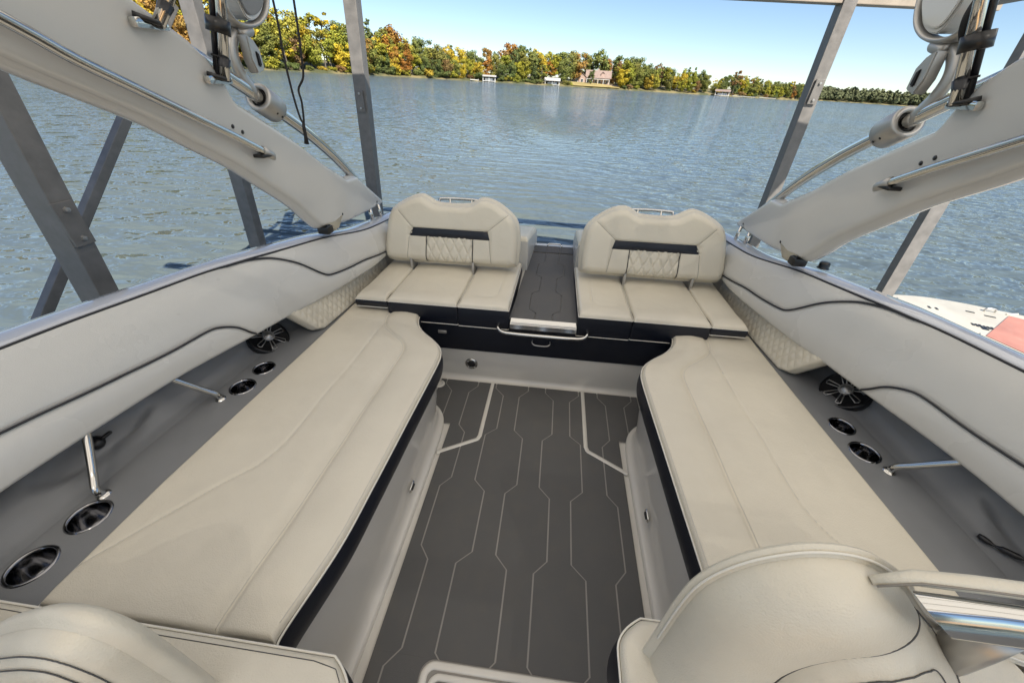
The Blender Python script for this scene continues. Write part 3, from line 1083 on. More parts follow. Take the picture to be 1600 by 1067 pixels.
g = G()
for a_, b_ in (((3.35, 3.3), (4.0, 4.28)), ((3.2, 2.3), (4.30, 3.60)), ((5.0, 4.12), (5.15, 4.16))):
    a_, b_ = Vector((*a_, zr + 0.006)), Vector((*b_, zr + 0.006))
    g.tube([a_, b_], 0.008, 6)
g.mk('moulded_rib', M['raft'], ra)
g = G()
for x_, y_ in ((3.75, 4.18), (4.86, 4.16), (5.3, 3.95)):
    g.tube(smooth_path([(x_ - .05, y_, zr), (x_ - .04, y_, zr + .035), (x_ + .04, y_ - .01, zr + .035), (x_ + .05, y_ - .01, zr)], 4), 0.008, 8)
g.mk('tie_handle', M['satin'], ra)
g = G()
dash(g, 4.62, 4.10, 0.07, 0.02, -0.35); dash(g, 4.76, 4.03, 0.09, 0.02, -0.35)
for k in range(7): dash(g, 4.40 + 0.028 * k, 3.80 - 0.012 * k, 0.018, 0.05 + 0.01 * (k % 3), -0.35)
dash(g, 4.45, 3.72, 0.05, 0.04, -0.35); dash(g, 4.22, 4.12, 0.02, 0.05, -0.3); dash(g, 4.28, 4.10, 0.02, 0.05, -0.3)
g.mk('marking', M['black'], ra, smooth=False)
#BOAT
# ================================================================== BOAT (boat frame: y towards the stern, z up from the cockpit floor)
boat = thing('motorboat', 'white and grey sport boat with dark foam floor, padded side walls and an arched tower', 'motorboat', (0, 1.5, 0), boat=True)

# ---- outer hull and gunwale
YB = [0.0, .3, .47, .70, .96, 1.25, 1.45, 1.61, 1.85, 2.1, 2.4, 2.6]
XB = [1.43, 1.42, 1.41, 1.382, 1.339, 1.255, 1.2, 1.148, 1.09, 1.05, 1.05, 1.05]
YT = [0, .35, .70, .87, 1.04, 1.24, 1.35, 1.43, 1.53, 1.63, 1.83, 2.11, 2.3, 2.6]
XT = [1.66, 1.615, 1.535, 1.494, 1.44, 1.381, 1.33, 1.30, 1.27, 1.24, 1.19, 1.13, 1.10, 1.07]
ZT = [.88, .88, .88, .88, .88, .88, .88, .877, .868, .86, .84, .79, .775, .76]
YG = [-0.6, .0, .4, .78, 1.07, 1.33, 1.48, 1.74, 1.94, 2.3, 2.6, 3.0]
XG = [1.86, 1.80, 1.74, 1.64, 1.548, 1.46, 1.42, 1.345, 1.305, 1.22, 1.16, 1.10]


def smi(xs, ys):
    p = np.array([(q.x, q.y) for q in smooth_path([(a, b, 0) for a, b in zip(xs, ys)], 8)])
    return lambda t: float(np.interp(t, p[:, 0], p[:, 1]))


xb, xt, zt, xg = smi(YB, XB), smi(YT, XT), smi(YT, ZT), smi(YG, XG)
YS = np.linspace(-0.35, 3.0, 110)
for s in (-1, 1):
    g = G()
    for y in YS:
        yy = max(y, 0.0)
        x0, x1, z = xt(yy) + 0.004 + (0 if y >= 0 else -y * 0.15), xg(y), zt(min(y, 2.6))
        mid = (x0 + x1) / 2
        wd = x1 - x0
        g.v += [(s * (x0 - 0.004), y, z - 0.03), (s * x0, y, z - 0.004), (s * (x0 + 0.004), y, z + 0.004), (s * (x0 + 0.012), y, z + 0.009), (s * mid, y, z + 0.015),
                (s * (x1 - 0.02), y, z + 0.010), (s * (x1 - 0.004), y, z), (s * x1, y, z - 0.02), (s * (x1 + 0.004), y, z - 0.09)]
    for i in range(len(YS) - 1):
        for k in range(8): g.f.append((i * 9 + k, i * 9 + k + 1, i * 9 + 10 + k, i * 9 + 9 + k))
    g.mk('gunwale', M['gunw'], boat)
    g = G()
    for y in YS:
        x1, z = xg(y), zt(min(max(y, 0), 2.6))
        g.v += [(s * (x1 + 0.004), y, z - 0.09), (s * (x1 + 0.012), y, z - 0.11), (s * (x1 - 0.03), y, 0.25), (s * (x1 - 0.16), y, -0.3), (s * (x1 - 0.5), y, -0.75)]
    for i in range(len(YS) - 1):
        for k in range(4): g.f.append((i * 5 + k, i * 5 + k + 1, i * 5 + 6 + k, i * 5 + 5 + k))
    g.mk('hull_side', M['gel'], boat)
    # rub rail between bolster and gunwale
    g = G().tube([(s * (xt(y) - 0.002), y, zt(y) + 0.001) for y in np.linspace(0, 2.5, 70)], 0.0045, 6)
    g.mk('gunwale_piping', M['piping'], boat)
G().lathe([(0, 0.030), (0.018, 0.029), (0.022, 0.022), (0.021, 0.006), (0.026, 0.0)], (1.275, 1.80, 0.872), (0, 0, 1), 20).mk('deck_knob', M['black'], boat)
# transom / rear deck
g = G().box(-1.12, 1.12, 2.98, 3.06, -0.4, 0.45, 0.02)
g.box(-1.12, 1.12, 2.45, 3.04, 0.30, 0.40, 0.02)
g.mk('transom', M['gel'], boat, smooth=False)

# ---- cockpit liner: floor and riser walls
fl = G().box(-0.72, 0.72, -1.2, 1.85, -0.06, 0.0)
fl.mk('cockpit_floor', M['gel'], boat, smooth=False)
for s in (-1, 1):
    base_p = [(0.526, -0.9), (0.524, 0.1), (0.522, 0.3), (0.516, 0.6), (0.513, 0.9), (0.513, 1.15), (0.515, 1.28), (0.520, 1.36), (0.537, 1.425), (0.575, 1.475), (0.625, 1.50), (0.70, 1.51)]
    top_p = [(0.568, -0.9), (0.568, 0.1), (0.562, 0.3), (0.535, 0.6), (0.515, 0.9), (0.502, 1.15), (0.496, 1.28), (0.495, 1.36), (0.505, 1.43), (0.535, 1.50), (0.60, 1.56), (0.68, 1.60)]
    bp_ = [Vector((q.x, q.y)) for q in smooth_path([(a, b, 0) for a, b in base_p], 6)]
    tp2 = [Vector((q.x, q.y)) for q in smooth_path([(a, b, 0) for a, b in top_p], 6)]
    prof = [(0.34, 0.0), (0.30, 0.0), (0.20, 0.0), (0.10, 0.0), (0.06, 0.002), (0.038, 0.008), (0.026, 0.018), (0.021, 0.028), (0.018, 0.034), (0.010, 0.0365), (0.0, 0.037)]
    g = G()
    P = bp_
    for i_, q in enumerate(bp_):
        t_ = (bp_[min(i_ + 1, len(bp_) - 1)] - bp_[max(i_ - 1, 0)]).normalized()
        nn_ = Vector((-t_.y, t_.x))
        for z, o_ in prof:
            k = max(0, (z - 0.06) / 0.28)
            v = q.lerp(tp2[i_], k) + nn_ * o_
            g.v.append((s * v.x, v.y, z))
    m_ = len(prof)
    for i in range(len(P) - 1):
        for k in range(m_ - 1): g.f.append((i * m_ + k, i * m_ + k + 1, (i + 1) * m_ + k + 1, (i + 1) * m_ + k))
    g.mk('seat_riser', M['gel'], boat)
    # latch on the riser
    lt = G().box(s * 0.497 - 0.005, s * 0.497 + 0.005, 0.905, 0.955, 0.088, 0.112, 0.004).mk('latch', M['chrome'], boat)
    G().box(s * 0.49 - 0.003, s * 0.49 + 0.003, 0.915, 0.945, 0.095, 0.105, 0.002).mk('latch_slot', M['black'], lt)

# ---- bulkhead below the stern seats
g = G().box(-0.72, 0.72, 1.79, 1.83, -0.02, 0.225, 0.006)
for k in range(7):      # cove where wall meets floor
    a = PI / 2 * k / 6
    g.v += [(-0.66, 1.79 - 0.03 + 0.03 * math.sin(a), 0.03 - 0.03 * math.cos(a)), (0.66, 1.79 - 0.03 + 0.03 * math.sin(a), 0.03 - 0.03 * math.cos(a))]
n0 = len(g.v) - 14
for k in range(6): g.f.append((n0 + 2 * k, n0 + 2 * k + 1, n0 + 2 * k + 3, n0 + 2 * k + 2))
g.mk('bulkhead', M['gel'], boat, sharp=40)
G().box(-1.06, 1.06, 1.782, 1.84, 0.222, 0.425, 0.008).mk('navy_bulkhead_panel', M['navy'], boat, sharp=40)
# round drain fitting
dr = G().lathe([(0.0, 0.004), (0.018, 0.004), (0.020, 0.008), (0.036, 0.008), (0.039, 0.004), (0.040, 0.0)], (-0.413, 1.79, 0.118), (0, -1, 0)).mk('drain_fitting', M['chrome'], boat)
G().lathe([(0.0, 0.0095), (0.021, 0.0095), (0.022, 0.006)], (-0.413, 1.79, 0.118), (0, -1, 0)).mk('drain_hole', M['hole'], dr)
for a in range(4):
    c = (-0.413 + 0.029 * math.cos(a * PI / 2 + .8), 1.79, 0.118 + 0.029 * math.sin(a * PI / 2 + .8))
    G().lathe([(0, 0.0105), (0.004, 0.010), (0.005, 0.008)], c, (0, -1, 0), 10).mk('screw', M['satin'], dr)
# small round floor fitting in the left corner
df = G().lathe([(0, 0.006), (0.03, 0.006), (0.034, 0.003), (0.035, 0.0)], (-0.60, 1.70, 0.008), (0, 0, 1)).mk('floor_fitting', M['gel'], boat)
G().lathe([(0.018, 0.0065), (0.020, 0.0085), (0.022, 0.0065)], (-0.60, 1.70, 0.008), (0, 0, 1)).mk('fitting_ring', M['satin'], df)
# long chrome handle and small pull
hb = G().tube(smooth_path([(-0.245, 1.775, 0.432), (-0.245, 1.745, 0.428), (-0.225, 1.722, 0.418), (-0.17, 1.716, 0.412), (0, 1.714, 0.412), (0.17, 1.716, 0.412), (0.225, 1.722, 0.418), (0.245, 1.745, 0.428), (0.245, 1.775, 0.432)], 5), 0.009, 12).mk('chrome_handle', M['chrome'], boat)
for x in (-0.245, 0.245): G().lathe([(0, 0.01), (0.014, 0.008), (0.018, 0)], (x, 1.782, 0.432), (0, -1, 0), 16).mk('handle_base', M['chrome'], hb)
G().tube(smooth_path([(-0.05, 1.78, 0.335), (-0.05, 1.762, 0.330), (-0.03, 1.752, 0.322), (0.03, 1.752, 0.322), (0.05, 1.762, 0.330), (0.05, 1.78, 0.335)], 4), 0.004, 8).mk('small_pull', M['satin'], boat)
G().box(-0.60, -0.55, 1.772, 1.784, 0.335, 0.352, 0.003).mk('catch_plate', M['satin'], boat)

# ---- foam floor: routed strips over a pale underlay
G().add([(-0.452, 0.2, 0.0072), (0.452, 0.2, 0.0072), (0.452, 1.39, 0.0072), (0.594, 1.40, 0.0072), (0.594, 1.748, 0.0072), (-0.594, 1.748, 0.0072), (-0.594, 1.40, 0.0072), (-0.452, 1.39, 0.0072), (-0.452, -0.9, 0.0072), (0.452, -0.9, 0.0072)],
        [(8, 9, 2, 7), (7, 2, 3, 4, 5, 6)]).mk('foam_underlay', M['under'], boat, smooth=False)
YZ = [1.712, 1.652, 1.392, 1.342, 1.064, 1.012, 0.740, 0.690, 0.408, 0.356, 0.082, 0.030, -0.24, -0.30, -0.9]


def zig(xa, xb_):
    """boundary alternating xa, xb_ from the bulkhead forward"""
    p = [(xa, 1.76)]
    cur = xa
    for k in range(0, len(YZ) - 1, 2):
        nxt = xb_ if cur == xa else xa
        p += [(cur, YZ[k]), (nxt, YZ[k + 1])]
        cur = nxt
    p.append((cur, -0.9))
    return p


B0 = [(0.052, 0.101), (0.250, 0.196), (0.362, 0.404), (0.560, 0.510)]
bounds = [[(-x, y) for x, y in zig(*b)] for b in B0[::-1]] + [zig(*b) for b in B0]
bounds = [[(-0.70, y) for _, y in bounds[0]]] + bounds + [[(0.70, y) for _, y in bounds[0]]]


def clip(poly, a, b, c):
    """keep a*x+b*y<=c"""
    out = []
    for i in range(len(poly)):
        p, q = poly[i], poly[(i + 1) % len(poly)]
        dp, dq = a * p[0] + b * p[1] - c, a * q[0] + b * q[1] - c
        if dp <= 0: out.append(p)
        if dp * dq < 0:
            t = dp / (dp - dq)
            out.append((p[0] + (q[0] - p[0]) * t, p[1] + (q[1] - p[1]) * t))
    return out


def strip(poly, name='foam_strip', z=0.0085):
    if len(poly) < 3: return
    A = 0.5 * sum(poly[i][0] * poly[(i + 1) % len(poly)][1] - poly[(i + 1) % len(poly)][0] * poly[i][1] for i in range(len(poly)))
    if abs(A) < 5e-5: return
    if A < 0: poly = poly[::-1]
    G().prism(poly, 0.0, z).mk(name, M['foam'], boat, smooth=False)


gp = 0.0030
for L_, R_ in zip(bounds[:-1], bounds[1:]):
    Lp = [(x + gp, y) for x, y in L_]
    Rp = [(x - gp, y) for x, y in R_]
    base = Lp + Rp[::-1]
    # forward part between the risers, aft part widening past the corner
    for ylo, yhi, lim in ((-0.9, 1.395, 0.452), (1.3952, 1.752, None)):
        p = clip(clip(base, 0, 1, yhi), 0, -1, -ylo)
        if lim:
            p = clip(clip(p, 1, 0, lim), -1, 0, lim)
        else:
            p = clip(clip(p, 1, 0, 0.598), -1, 0, 0.598)
        if ylo < 0:        # leave out the floor hatch
            q1 = clip(p, 0, -1, -0.392)
            strip(q1)
            for a, b, c in ((1, 0, -0.285), (-1, 0, -0.285)): strip(clip(clip(p, 0, 1, 0.3918), a, b, c))
        else: strip(p)
for cxs in (-1, 1):
    arc = [(cxs * (0.285 - 0.043 + 0.043 * math.sin(PI / 2 * k / 6)), 0.392 - 0.043 + 0.043 * math.cos(PI / 2 * k / 6)) for k in range(7)]
    strip([(cxs * 0.285, 0.392)] + arc)
# pale moulded channels round the two corner hatches
for s in (-1, 1):
    pl = [(s * 0.275, 1.752), (s * 0.277, 1.33), (s * 0.285, 1.305), (s * 0.47, 1.195)]
    g = G()
    for a, b in zip(pl[:-1], pl[1:]):
        a, b = Vector((*a, 0)), Vector((*b, 0))
        t = (b - a).normalized()
        nn = Vector((-t.y, t.x, 0))
        for k, (o_, z) in enumerate(((-0.012, 0.004), (-0.010, 0.0095), (-0.004, 0.0108), (0.004, 0.0108), (0.010, 0.0095), (0.012, 0.004))):
            for p in (a - t * 0.002, b + t * 0.002): g.v.append((p.x + nn.x * o_, p.y + nn.y * o_, z))
        n0 = len(g.v) - 12
        for k in range(5): g.f.append((n0 + 2 * k, n0 + 2 * k + 1, n0 + 2 * k + 3, n0 + 2 * k + 2))
    g.mk('floor_channel', M['gel'], boat)
# tan carpet added out of view to warm the armrest's reflection
G().box(-0.5, 1.6, -2.4, -0.42, 0.009, 0.022, 0.004).mk('added_tan_carpet', M['carpet'], boat, smooth=False)
# floor hatch at the bottom of the picture
def rrect(x0, x1, y0, y1, r, n=6):
    out = []
    for cx_, cy_, a0 in ((x1 - r, y1 - r, 0), (x0 + r, y1 - r, PI / 2), (x0 + r, y0 + r, PI), (x1 - r, y0 + r, 1.5 * PI)):
        out += [(cx_ + r * math.cos(a0 + PI / 2 * k / n), cy_ + r * math.sin(a0 + PI / 2 * k / n)) for k in range(n + 1)]
    return out


def ringframe(g, x0, x1, y0, y1, r, levels):
    """levels: list of (inset, z)"""
    n0 = len(g.v)
    n = None
    for ins, z in levels:
        p = rrect(x0 + ins, x1 - ins, y0 + ins, y1 - ins, max(0.006, r - ins))
        n = len(p)
        g.v += [(a, b, z) for a, b in p]
    for q in range(len(levels) - 1):
        for i in range(n): g.f.append((n0 + q * n + i, n0 + q * n + (i + 1) % n, n0 + (q + 1) * n + (i + 1) % n, n0 + (q + 1) * n + i))
    return g


fh = ringframe(G(), -0.283, 0.283, -0.35, 0.390, 0.045, [(0, 0.002), (0.002, 0.011), (0.006, 0.013), (0.020, 0.013), (0.024, 0.010), (0.025, 0.003)]).mk('floor_hatch', M['gel'], boat)
g = ringframe(G(), -0.254, 0.254, -0.32, 0.361, 0.035, [(0, 0.003), (0.002, 0.011), (0.005, 0.0125), (0.018, 0.0125), (0.021, 0.006)])
g.mk('hatch_lid', M['gel'], fh)
g = G()
for x0, x1 in ((-0.235, -0.022), (0.022, 0.235)):
    p = rrect(x0, x1, -0.3, 0.338, 0.02)
    g.prism(p, 0.002, 0.0105)
g.mk('hatch_foam', M['foam'], fh, smooth=False)
g = G().box(-0.022, 0.022, -0.3, 0.341, 0.002, 0.0122, 0.003)
g.mk('hatch_rib', M['gel'], fh, smooth=False)
g = G()
for x in (-0.19, -0.10, 0.10, 0.19): g.box(x - 0.0016, x + 0.0016, -0.3, 0.336, 0.010, 0.0110)
g.mk('hatch_groove_line', M['under'], fh, smooth=False)
g = G()
for x in (-0.045, 0.045): g.lathe([(0, 0.0112), (0.016, 0.0112), (0.018, 0.0105)], (x, 0.318, 0), (0, 0, 1), 20)
g.mk('finger_hole', M['hole'], fh)

# ---- padded side walls (coaming bolsters) with black piping
VP = [(1.33, 1.0), (1.40, .995), (1.46, .965), (1.515, .90), (1.59, .71), (1.68, .37), (1.74, .30), (1.86, .27), (2.0, .26), (2.25, .12)]
LP = [(1.255, .0), (1.235, .06), (1.20, .2), (1.15, .30), (1.10, .325), (0.95, .30), (0.75, .33), (0.55, .38), (0.0, .46)]
VPs, LPs = sm2(VP, 5), sm2(LP, 5)


def bol_pt(y, sv, off=0.0):
    x0, x1, z1 = xb(y), xt(y) - 0.004, zt(y)
    z0 = 0.60
    nx_, nz_ = -(z1 - z0), (x1 - x0)
    L = math.hypot(nx_, nz_)
    bl = 0.026 * (max(0.0, 1 - abs(2 * sv - 1) ** 3.2)) + off
    return (x0 + (x1 - x0) * sv + nx_ / L * bl, z0 + (z1 - z0) * sv + nz_ / L * bl)


for s in (-1, 1):
    ny, ns = 260, 46
    ys = np.linspace(-0.1, 2.36, ny)
    sv = np.linspace(0, 1, ns)
    A = np.array([(max(y, 0), q) for y in ys for q in sv])
    sc_ = np.array([1.0, 0.30])
    dv = segdist(A * sc_, np.array(VPs) * sc_)
    dl = segdist(A * sc_, np.array(LPs) * sc_)
    off = -0.006 * np.exp(-(dv / 0.008) ** 2) - 0.006 * np.exp(-(dl / 0.008) ** 2) - 0.004 * np.exp(-(dv / 0.03) ** 2) - 0.004 * np.exp(-(dl / 0.03) ** 2)
    g = G()
    prof_under = [(0.012, -0.010), (0.03, -0.018), (0.07, -0.015), (0.16, 0.02)]
    per = ns + len(prof_under)
    i = 0
    for y in ys:
        yy = max(y, 0)
        col = []
        for q in sv:
            x, z = bol_pt(yy, q, off[i])
            i += 1
            col.append((s * x, y, z))
        for dx, dz in prof_under:
            col.insert(0, (s * (xb(yy) + dx), y, 0.60 + dz))
        g.v += col
    for a in range(ny - 1):
        for k in range(per - 1): g.f.append((a * per + k, a * per + k + 1, (a + 1) * per + k + 1, (a + 1) * per + k))
    bo = g.mk('side_bolster', M['bolster'], boat)
    for pl in (VPs, LPs):
        pts = []
        P_ = resample(pl, 80)
        for y, q in P_:
            x, z = bol_pt(max(y, 0), min(1, max(0, q)), -0.0015)
            pts.append((s * x, y, z))
        G().tube(pts, 0.0038, 8).mk('piping', M['piping'], bo)
        pts = []
        for y, q in P_:
            x, z = bol_pt(max(y, 0), min(1, max(0, q + 0.028)), -0.0005)
            pts.append((s * x, y, z))
        G().tube(pts, 0.0011, 5).mk('stitch_line', M['thread'], bo)
    # hull wall behind the shelf pocket, sloping shelf and flat shelf
    g = G()
    ysh = np.linspace(-0.3, 2.0, 120)
    rid = interp([-0.3, .3, .8, 1.2, 1.45, 2.0], [1.40, 1.395, 1.375, 1.345, 1.33, 1.20])
    for y in ysh:
        yy = max(0, y)
        xr = rid(y)
        xo = max(xb(yy) + 0.16, xr + 0.1)
        cp = [(xr - 0.012, 0.4362), (xr + 0.012, 0.440), (xr + 0.030, 0.452), (xr + 0.048, 0.474)]
        cp += [(xr + 0.048 + (xo - 0.02 - xr - 0.048) * k / 14, 0.474 + (0.580 - 0.474) * k / 14) for k in range(1, 15)]
        cp += [(xo, 0.64), (xo + 0.01, 0.74)]
        for k, (x, z) in enumerate(cp):
            e2 = ((y - 0.69) / 0.17) ** 2 + ((k - 8.0) / 5.2) ** 2
            dsh = 0.020 / (1 + math.exp(min(40, (e2 - 1) * 9)))
            g.v.append((s * (x + dsh * 0.6), y, z - dsh))
    pc_ = 20
    for a in range(len(ysh) - 1):
        for k in range(pc_ - 1): g.f.append((a * pc_ + k, a * pc_ + k + 1, (a + 1) * pc_ + k + 1, (a + 1) * pc_ + k))
    g.mk('pocket_wall', M['liner'], boat)
    # flat shelf with round holes, made as a plate cut by circles
    bm = bmesh.new()
    holes = [(1.252, 1.216, 0.044), (1.258, 1.085, 0.048), (1.305, 0.486, 0.052), (1.313, 0.343, 0.052)] if s < 0 else [(1.243, 1.215, 0.044), (1.25, 1.084, 0.048), (1.305, 0.486, 0.052), (1.313, 0.343, 0.052)]
    outer = [(1.06, -0.3)] + [(rid(y) + 0.0125, y) for y in ysh] + [(1.06, 2.0)]
    edges = []
    def loop(pts):
        vs = [bm.verts.new((s * a, b, 0.4355)) for a, b in pts]
        return [bm.edges.new((vs[i], vs[(i + 1) % len(vs)])) for i in range(len(vs))]
    edges += loop(outer)
    for hx, hy, hr in holes: edges += loop([(hx + hr * 0.97 * math.cos(2 * PI * k / 36), hy + hr * 0.97 * math.sin(2 * PI * k / 36)) for k in range(36)])
    bmesh.ops.triangle_fill(bm, use_beauty=True, use_dissolve=False, edges=edges)
    kill = [f for f in bm.faces if any(math.hypot(f.calc_center_median().x - s * hx, f.calc_center_median().y - hy) < hr * 0.9 for hx, hy, hr in holes)]
    bmesh.ops.delete(bm, geom=kill, context='FACES')
    G().bm(bm).mk('side_shelf', M['liner'], boat, smooth=False)
    for hx, hy, hr in holes:
        c = (s * hx, hy, 0.4355)
        cu = G().lathe([(hr * 0.90, -0.002), (hr * 0.93, 0.003), (hr * 0.99, 0.0045), (hr * 1.06, 0.003), (hr * 1.09, 0.0003)], c, (0, 0, 1), 40).mk('cup_holder', M['darkchrome'], boat)
        G().lathe([(hr * 0.91, -0.001), (hr * 0.86, -0.03), (hr * 0.78, -0.075), (0.0, -0.078)], c, (0, 0, 1), 36).mk('cup_well', M['darkchrome'], cu)
    # speaker
    ax = Vector((-s * 0.62, -0.12, 0.77)).normalized()
    c = Vector((s * 1.345, 1.40, 0.478))
    R0 = 0.092
    sp = G().lathe([(R0 * 0.93, -0.01), (R0 * 0.94, 0.006), (R0 * 0.98, 0.011), (R0 * 1.03, 0.006), (R0 * 1.04, -0.012), (R0 * 1.04, -0.05)], c, ax, 40).mk('speaker', M['black'], boat)
    G().lathe([(R0 * 0.94, 0.004), (R0 * 0.6, -0.014), (R0 * 0.3, -0.018), (0, -0.015)], c, ax, 40).mk('speaker_cone', M['hole'], sp)
    G().lathe([(R0 * 0.29, 0.002), (R0 * 0.30, 0.012), (R0 * 0.25, 0.016), (R0 * 0.22, 0.013), (R0 * 0.20, 0.014), (R0 * 0.12, 0.021), (0, 0.023)], c, ax, 32).mk('speaker_dome', M['satin'], sp)
    q = Vector((0, 0, 1)).rotation_difference(ax)
    for k in range(7):
        a0 = 2 * PI * k / 7 + 0.3
        pts_ = [c + q @ Vector((R0 * rr * math.cos(a0 + e_), R0 * rr * math.sin(a0 + e_), 0.010)) for rr, e_ in ((0.30, -0.20), (0.82, -0.13), (0.85, 0.0), (0.82, 0.13), (0.30, 0.20))]
        G().tube(pts_, 0.0024, 5).mk('speaker_spoke', M['satin'], sp)
    # chrome struts from shelf to bolster
    for y0, x0, y1, x1 in ((1.005, 1.297 if s < 0 else 1.285, 0.93, 1.375), (0.556, 1.335, 0.66, 1.405)):
        pts = smooth_path([(s * x0, y0, 0.436), (s * (x0 + 0.008), y0 - 0.002, 0.462), (s * (x0 + 0.03), y0 + (y1 - y0) * 0.3, 0.50), (s * x1, y1, 0.60), (s * (x1 + 0.02), y1 + (y1 - y0) * 0.2, 0.635)], 5)
        st = G().tube(pts, 0.0115, 12).mk('chrome_strut', M['chrome'], boat)
        G().lathe([(0, 0.006), (0.016, 0.005), (0.020, 0)], (s * x0, y0, 0.4355), (0, 0, 1), 20).mk('strut_foot', M['chrome'], st)
        G().lathe([(0, 0.0125), (0.0035, 0.0125), (0.004, 0.011)], (s * x0, y0 - 0.004, 0.452), (-s, -0.5, 0.3), 10).mk('strut_screw', M['black'], st)
    # quilted wedge panel beside the stern seat
    gq = []
    vq = np.linspace(0, 1, 60)
    bot = resample([(1.525, 0.458), (1.57, 0.437), (1.80, 0.437), (2.35, 0.437)], 150)
    topl = resample([(1.425, 0.605), (1.5, 0.64), (1.80, 0.66), (2.35, 0.62)], 150)
    GR = np.array([[b_ + (t_ - b_) * v for b_, t_ in zip(bot, topl)] for v in vq])

    def quilt(P, d, px=0.042, py=0.062):
        u = (P[:, 0] / px + P[:, 1] / py)
        v = (P[:, 0] / px - P[:, 1] / py)
        du = np.abs(u - np.round(u)) * px * 0.8
        dv_ = np.abs(v - np.round(v)) * px * 0.8
        dd = np.minimum(du, dv_)
        return -0.0055 * np.exp(-(dd / 0.0045) ** 2) * (1 - np.exp(-(d / 0.015) ** 2))
    T = (lambda s_: lambda a, b, h: (s_ * (np.interp(a, [1.40, 1.6, 1.85, 2.35], [1.205, 1.172, 1.150, 1.13]) - h + (b - 0.44) * 0.18), a, b))(s)
    pd = Pad(GR, T, 0.03, 0.018, extra=quilt)
    qp = pd.top('quilted_side_pad', M['vinyl'], boat)
    pd.side('pad_edge', M['vinyl'], qp, h1=-0.03, back=False)
# black charging socket (left), rubber plug on its strap (right)
so_ = G().lathe([(0, 0.012), (0.012, 0.012), (0.016, 0.008), (0.022, 0.004), (0.023, -0.01)], (-1.465, 0.69, 0.505), (0.6, -0.1, 0.75), 24).mk('power_socket', M['black'], boat)
G().box(-1.452, -1.440, 0.70, 0.73, 0.513, 0.522, 0.003).mk('socket_hinge', M['black'], so_)
pg = G().lathe([(0, 0.02), (0.016, 0.019), (0.024, 0.012), (0.026, 0.0), (0.026, -0.02)], (1.445, 0.655, 0.470), (-0.7, 0, 0.7), 24).mk('socket_plug', M['black'], boat)
G().tube(smooth_path([(1.425, 0.675, 0.488), (1.405, 0.715, 0.468), (1.39, 0.745, 0.456), (1.377, 0.775, 0.452)], 4), [0.005, 0.004, 0.004, 0.0095, 0.0095, 0.0095, 0.0095, 0.004, 0.004, 0.008, 0.009, 0.009, 0.007], 8).mk('plug_strap', M['black'], pg)
# ---- walkway between the stern seats
wk = G().box(-0.175, 0.185, 1.745, 2.98, 0.425, 0.462, 0.004).mk('walkway', M['gel'], boat, sharp=40)
G().add([(-0.178, 1.742, 0.455), (0.182, 1.742, 0.455), (0.180, 1.782, 0.4725), (-0.176, 1.782, 0.4725), (-0.178, 1.738, 0.43), (0.182, 1.738, 0.43)], [(0, 1, 2, 3), (0, 1, 5, 4)]).mk('chrome_threshold', M['chrome'], wk, smooth=False)


def wx(x, y): return x * (1 - 0.10 * (y - 1.78)) + 0.028 * (y - 1.78) / 1.0


WB = [(1.78, .048), (1.86, .048), (1.90, .090), (2.10, .095), (2.14, .052), (2.34, .055), (2.38, .095), (2.56, .10), (2.60, .055), (2.775, .055)]
wl = [(-b, a) for a, b in WB]
wr = [(b, a) for a, b in WB]
eL = [(-0.188, a) for a, b in WB]
eR = [(0.188, a) for a, b in WB]
for Lp, Rp in ((eL, wl), (wl, wr), (wr, eR)):
    poly = [(wx(x + 0.002, y), y) for x, y in Lp] + [(wx(x - 0.002, y), y) for x, y in Rp[::-1]]
    G().prism(poly, 0.462, 0.4715).mk('walkway_foam', M['foam'], wk, smooth=False)
for a, b in ((-0.188, -0.06), (-0.056, 0.056), (0.06, 0.188)):
    G().prism([(wx(a, 2.80), 2.80), (wx(b, 2.80), 2.80), (wx(b, 2.94), 2.94), (wx(a, 2.94), 2.94)], 0.462, 0.4715).mk('walkway_foam', M['foam'], wk, smooth=False)
G().add([(wx(-0.17, y), y, 0.463) for y in (1.78, 2.94)] + [(wx(0.17, y), y, 0.463) for y in (2.94, 1.78)], [(0, 1, 2, 3)]).mk('walkway_underlay', M['under'], wk, smooth=False)
G().tube(smooth_path([(-0.02, 2.93, 0.475), (-0.01, 2.95, 0.485), (0.08, 2.95, 0.485), (0.09, 2.93, 0.475)], 3), 0.006, 8).mk('step_latch', M['chrome'], wk)

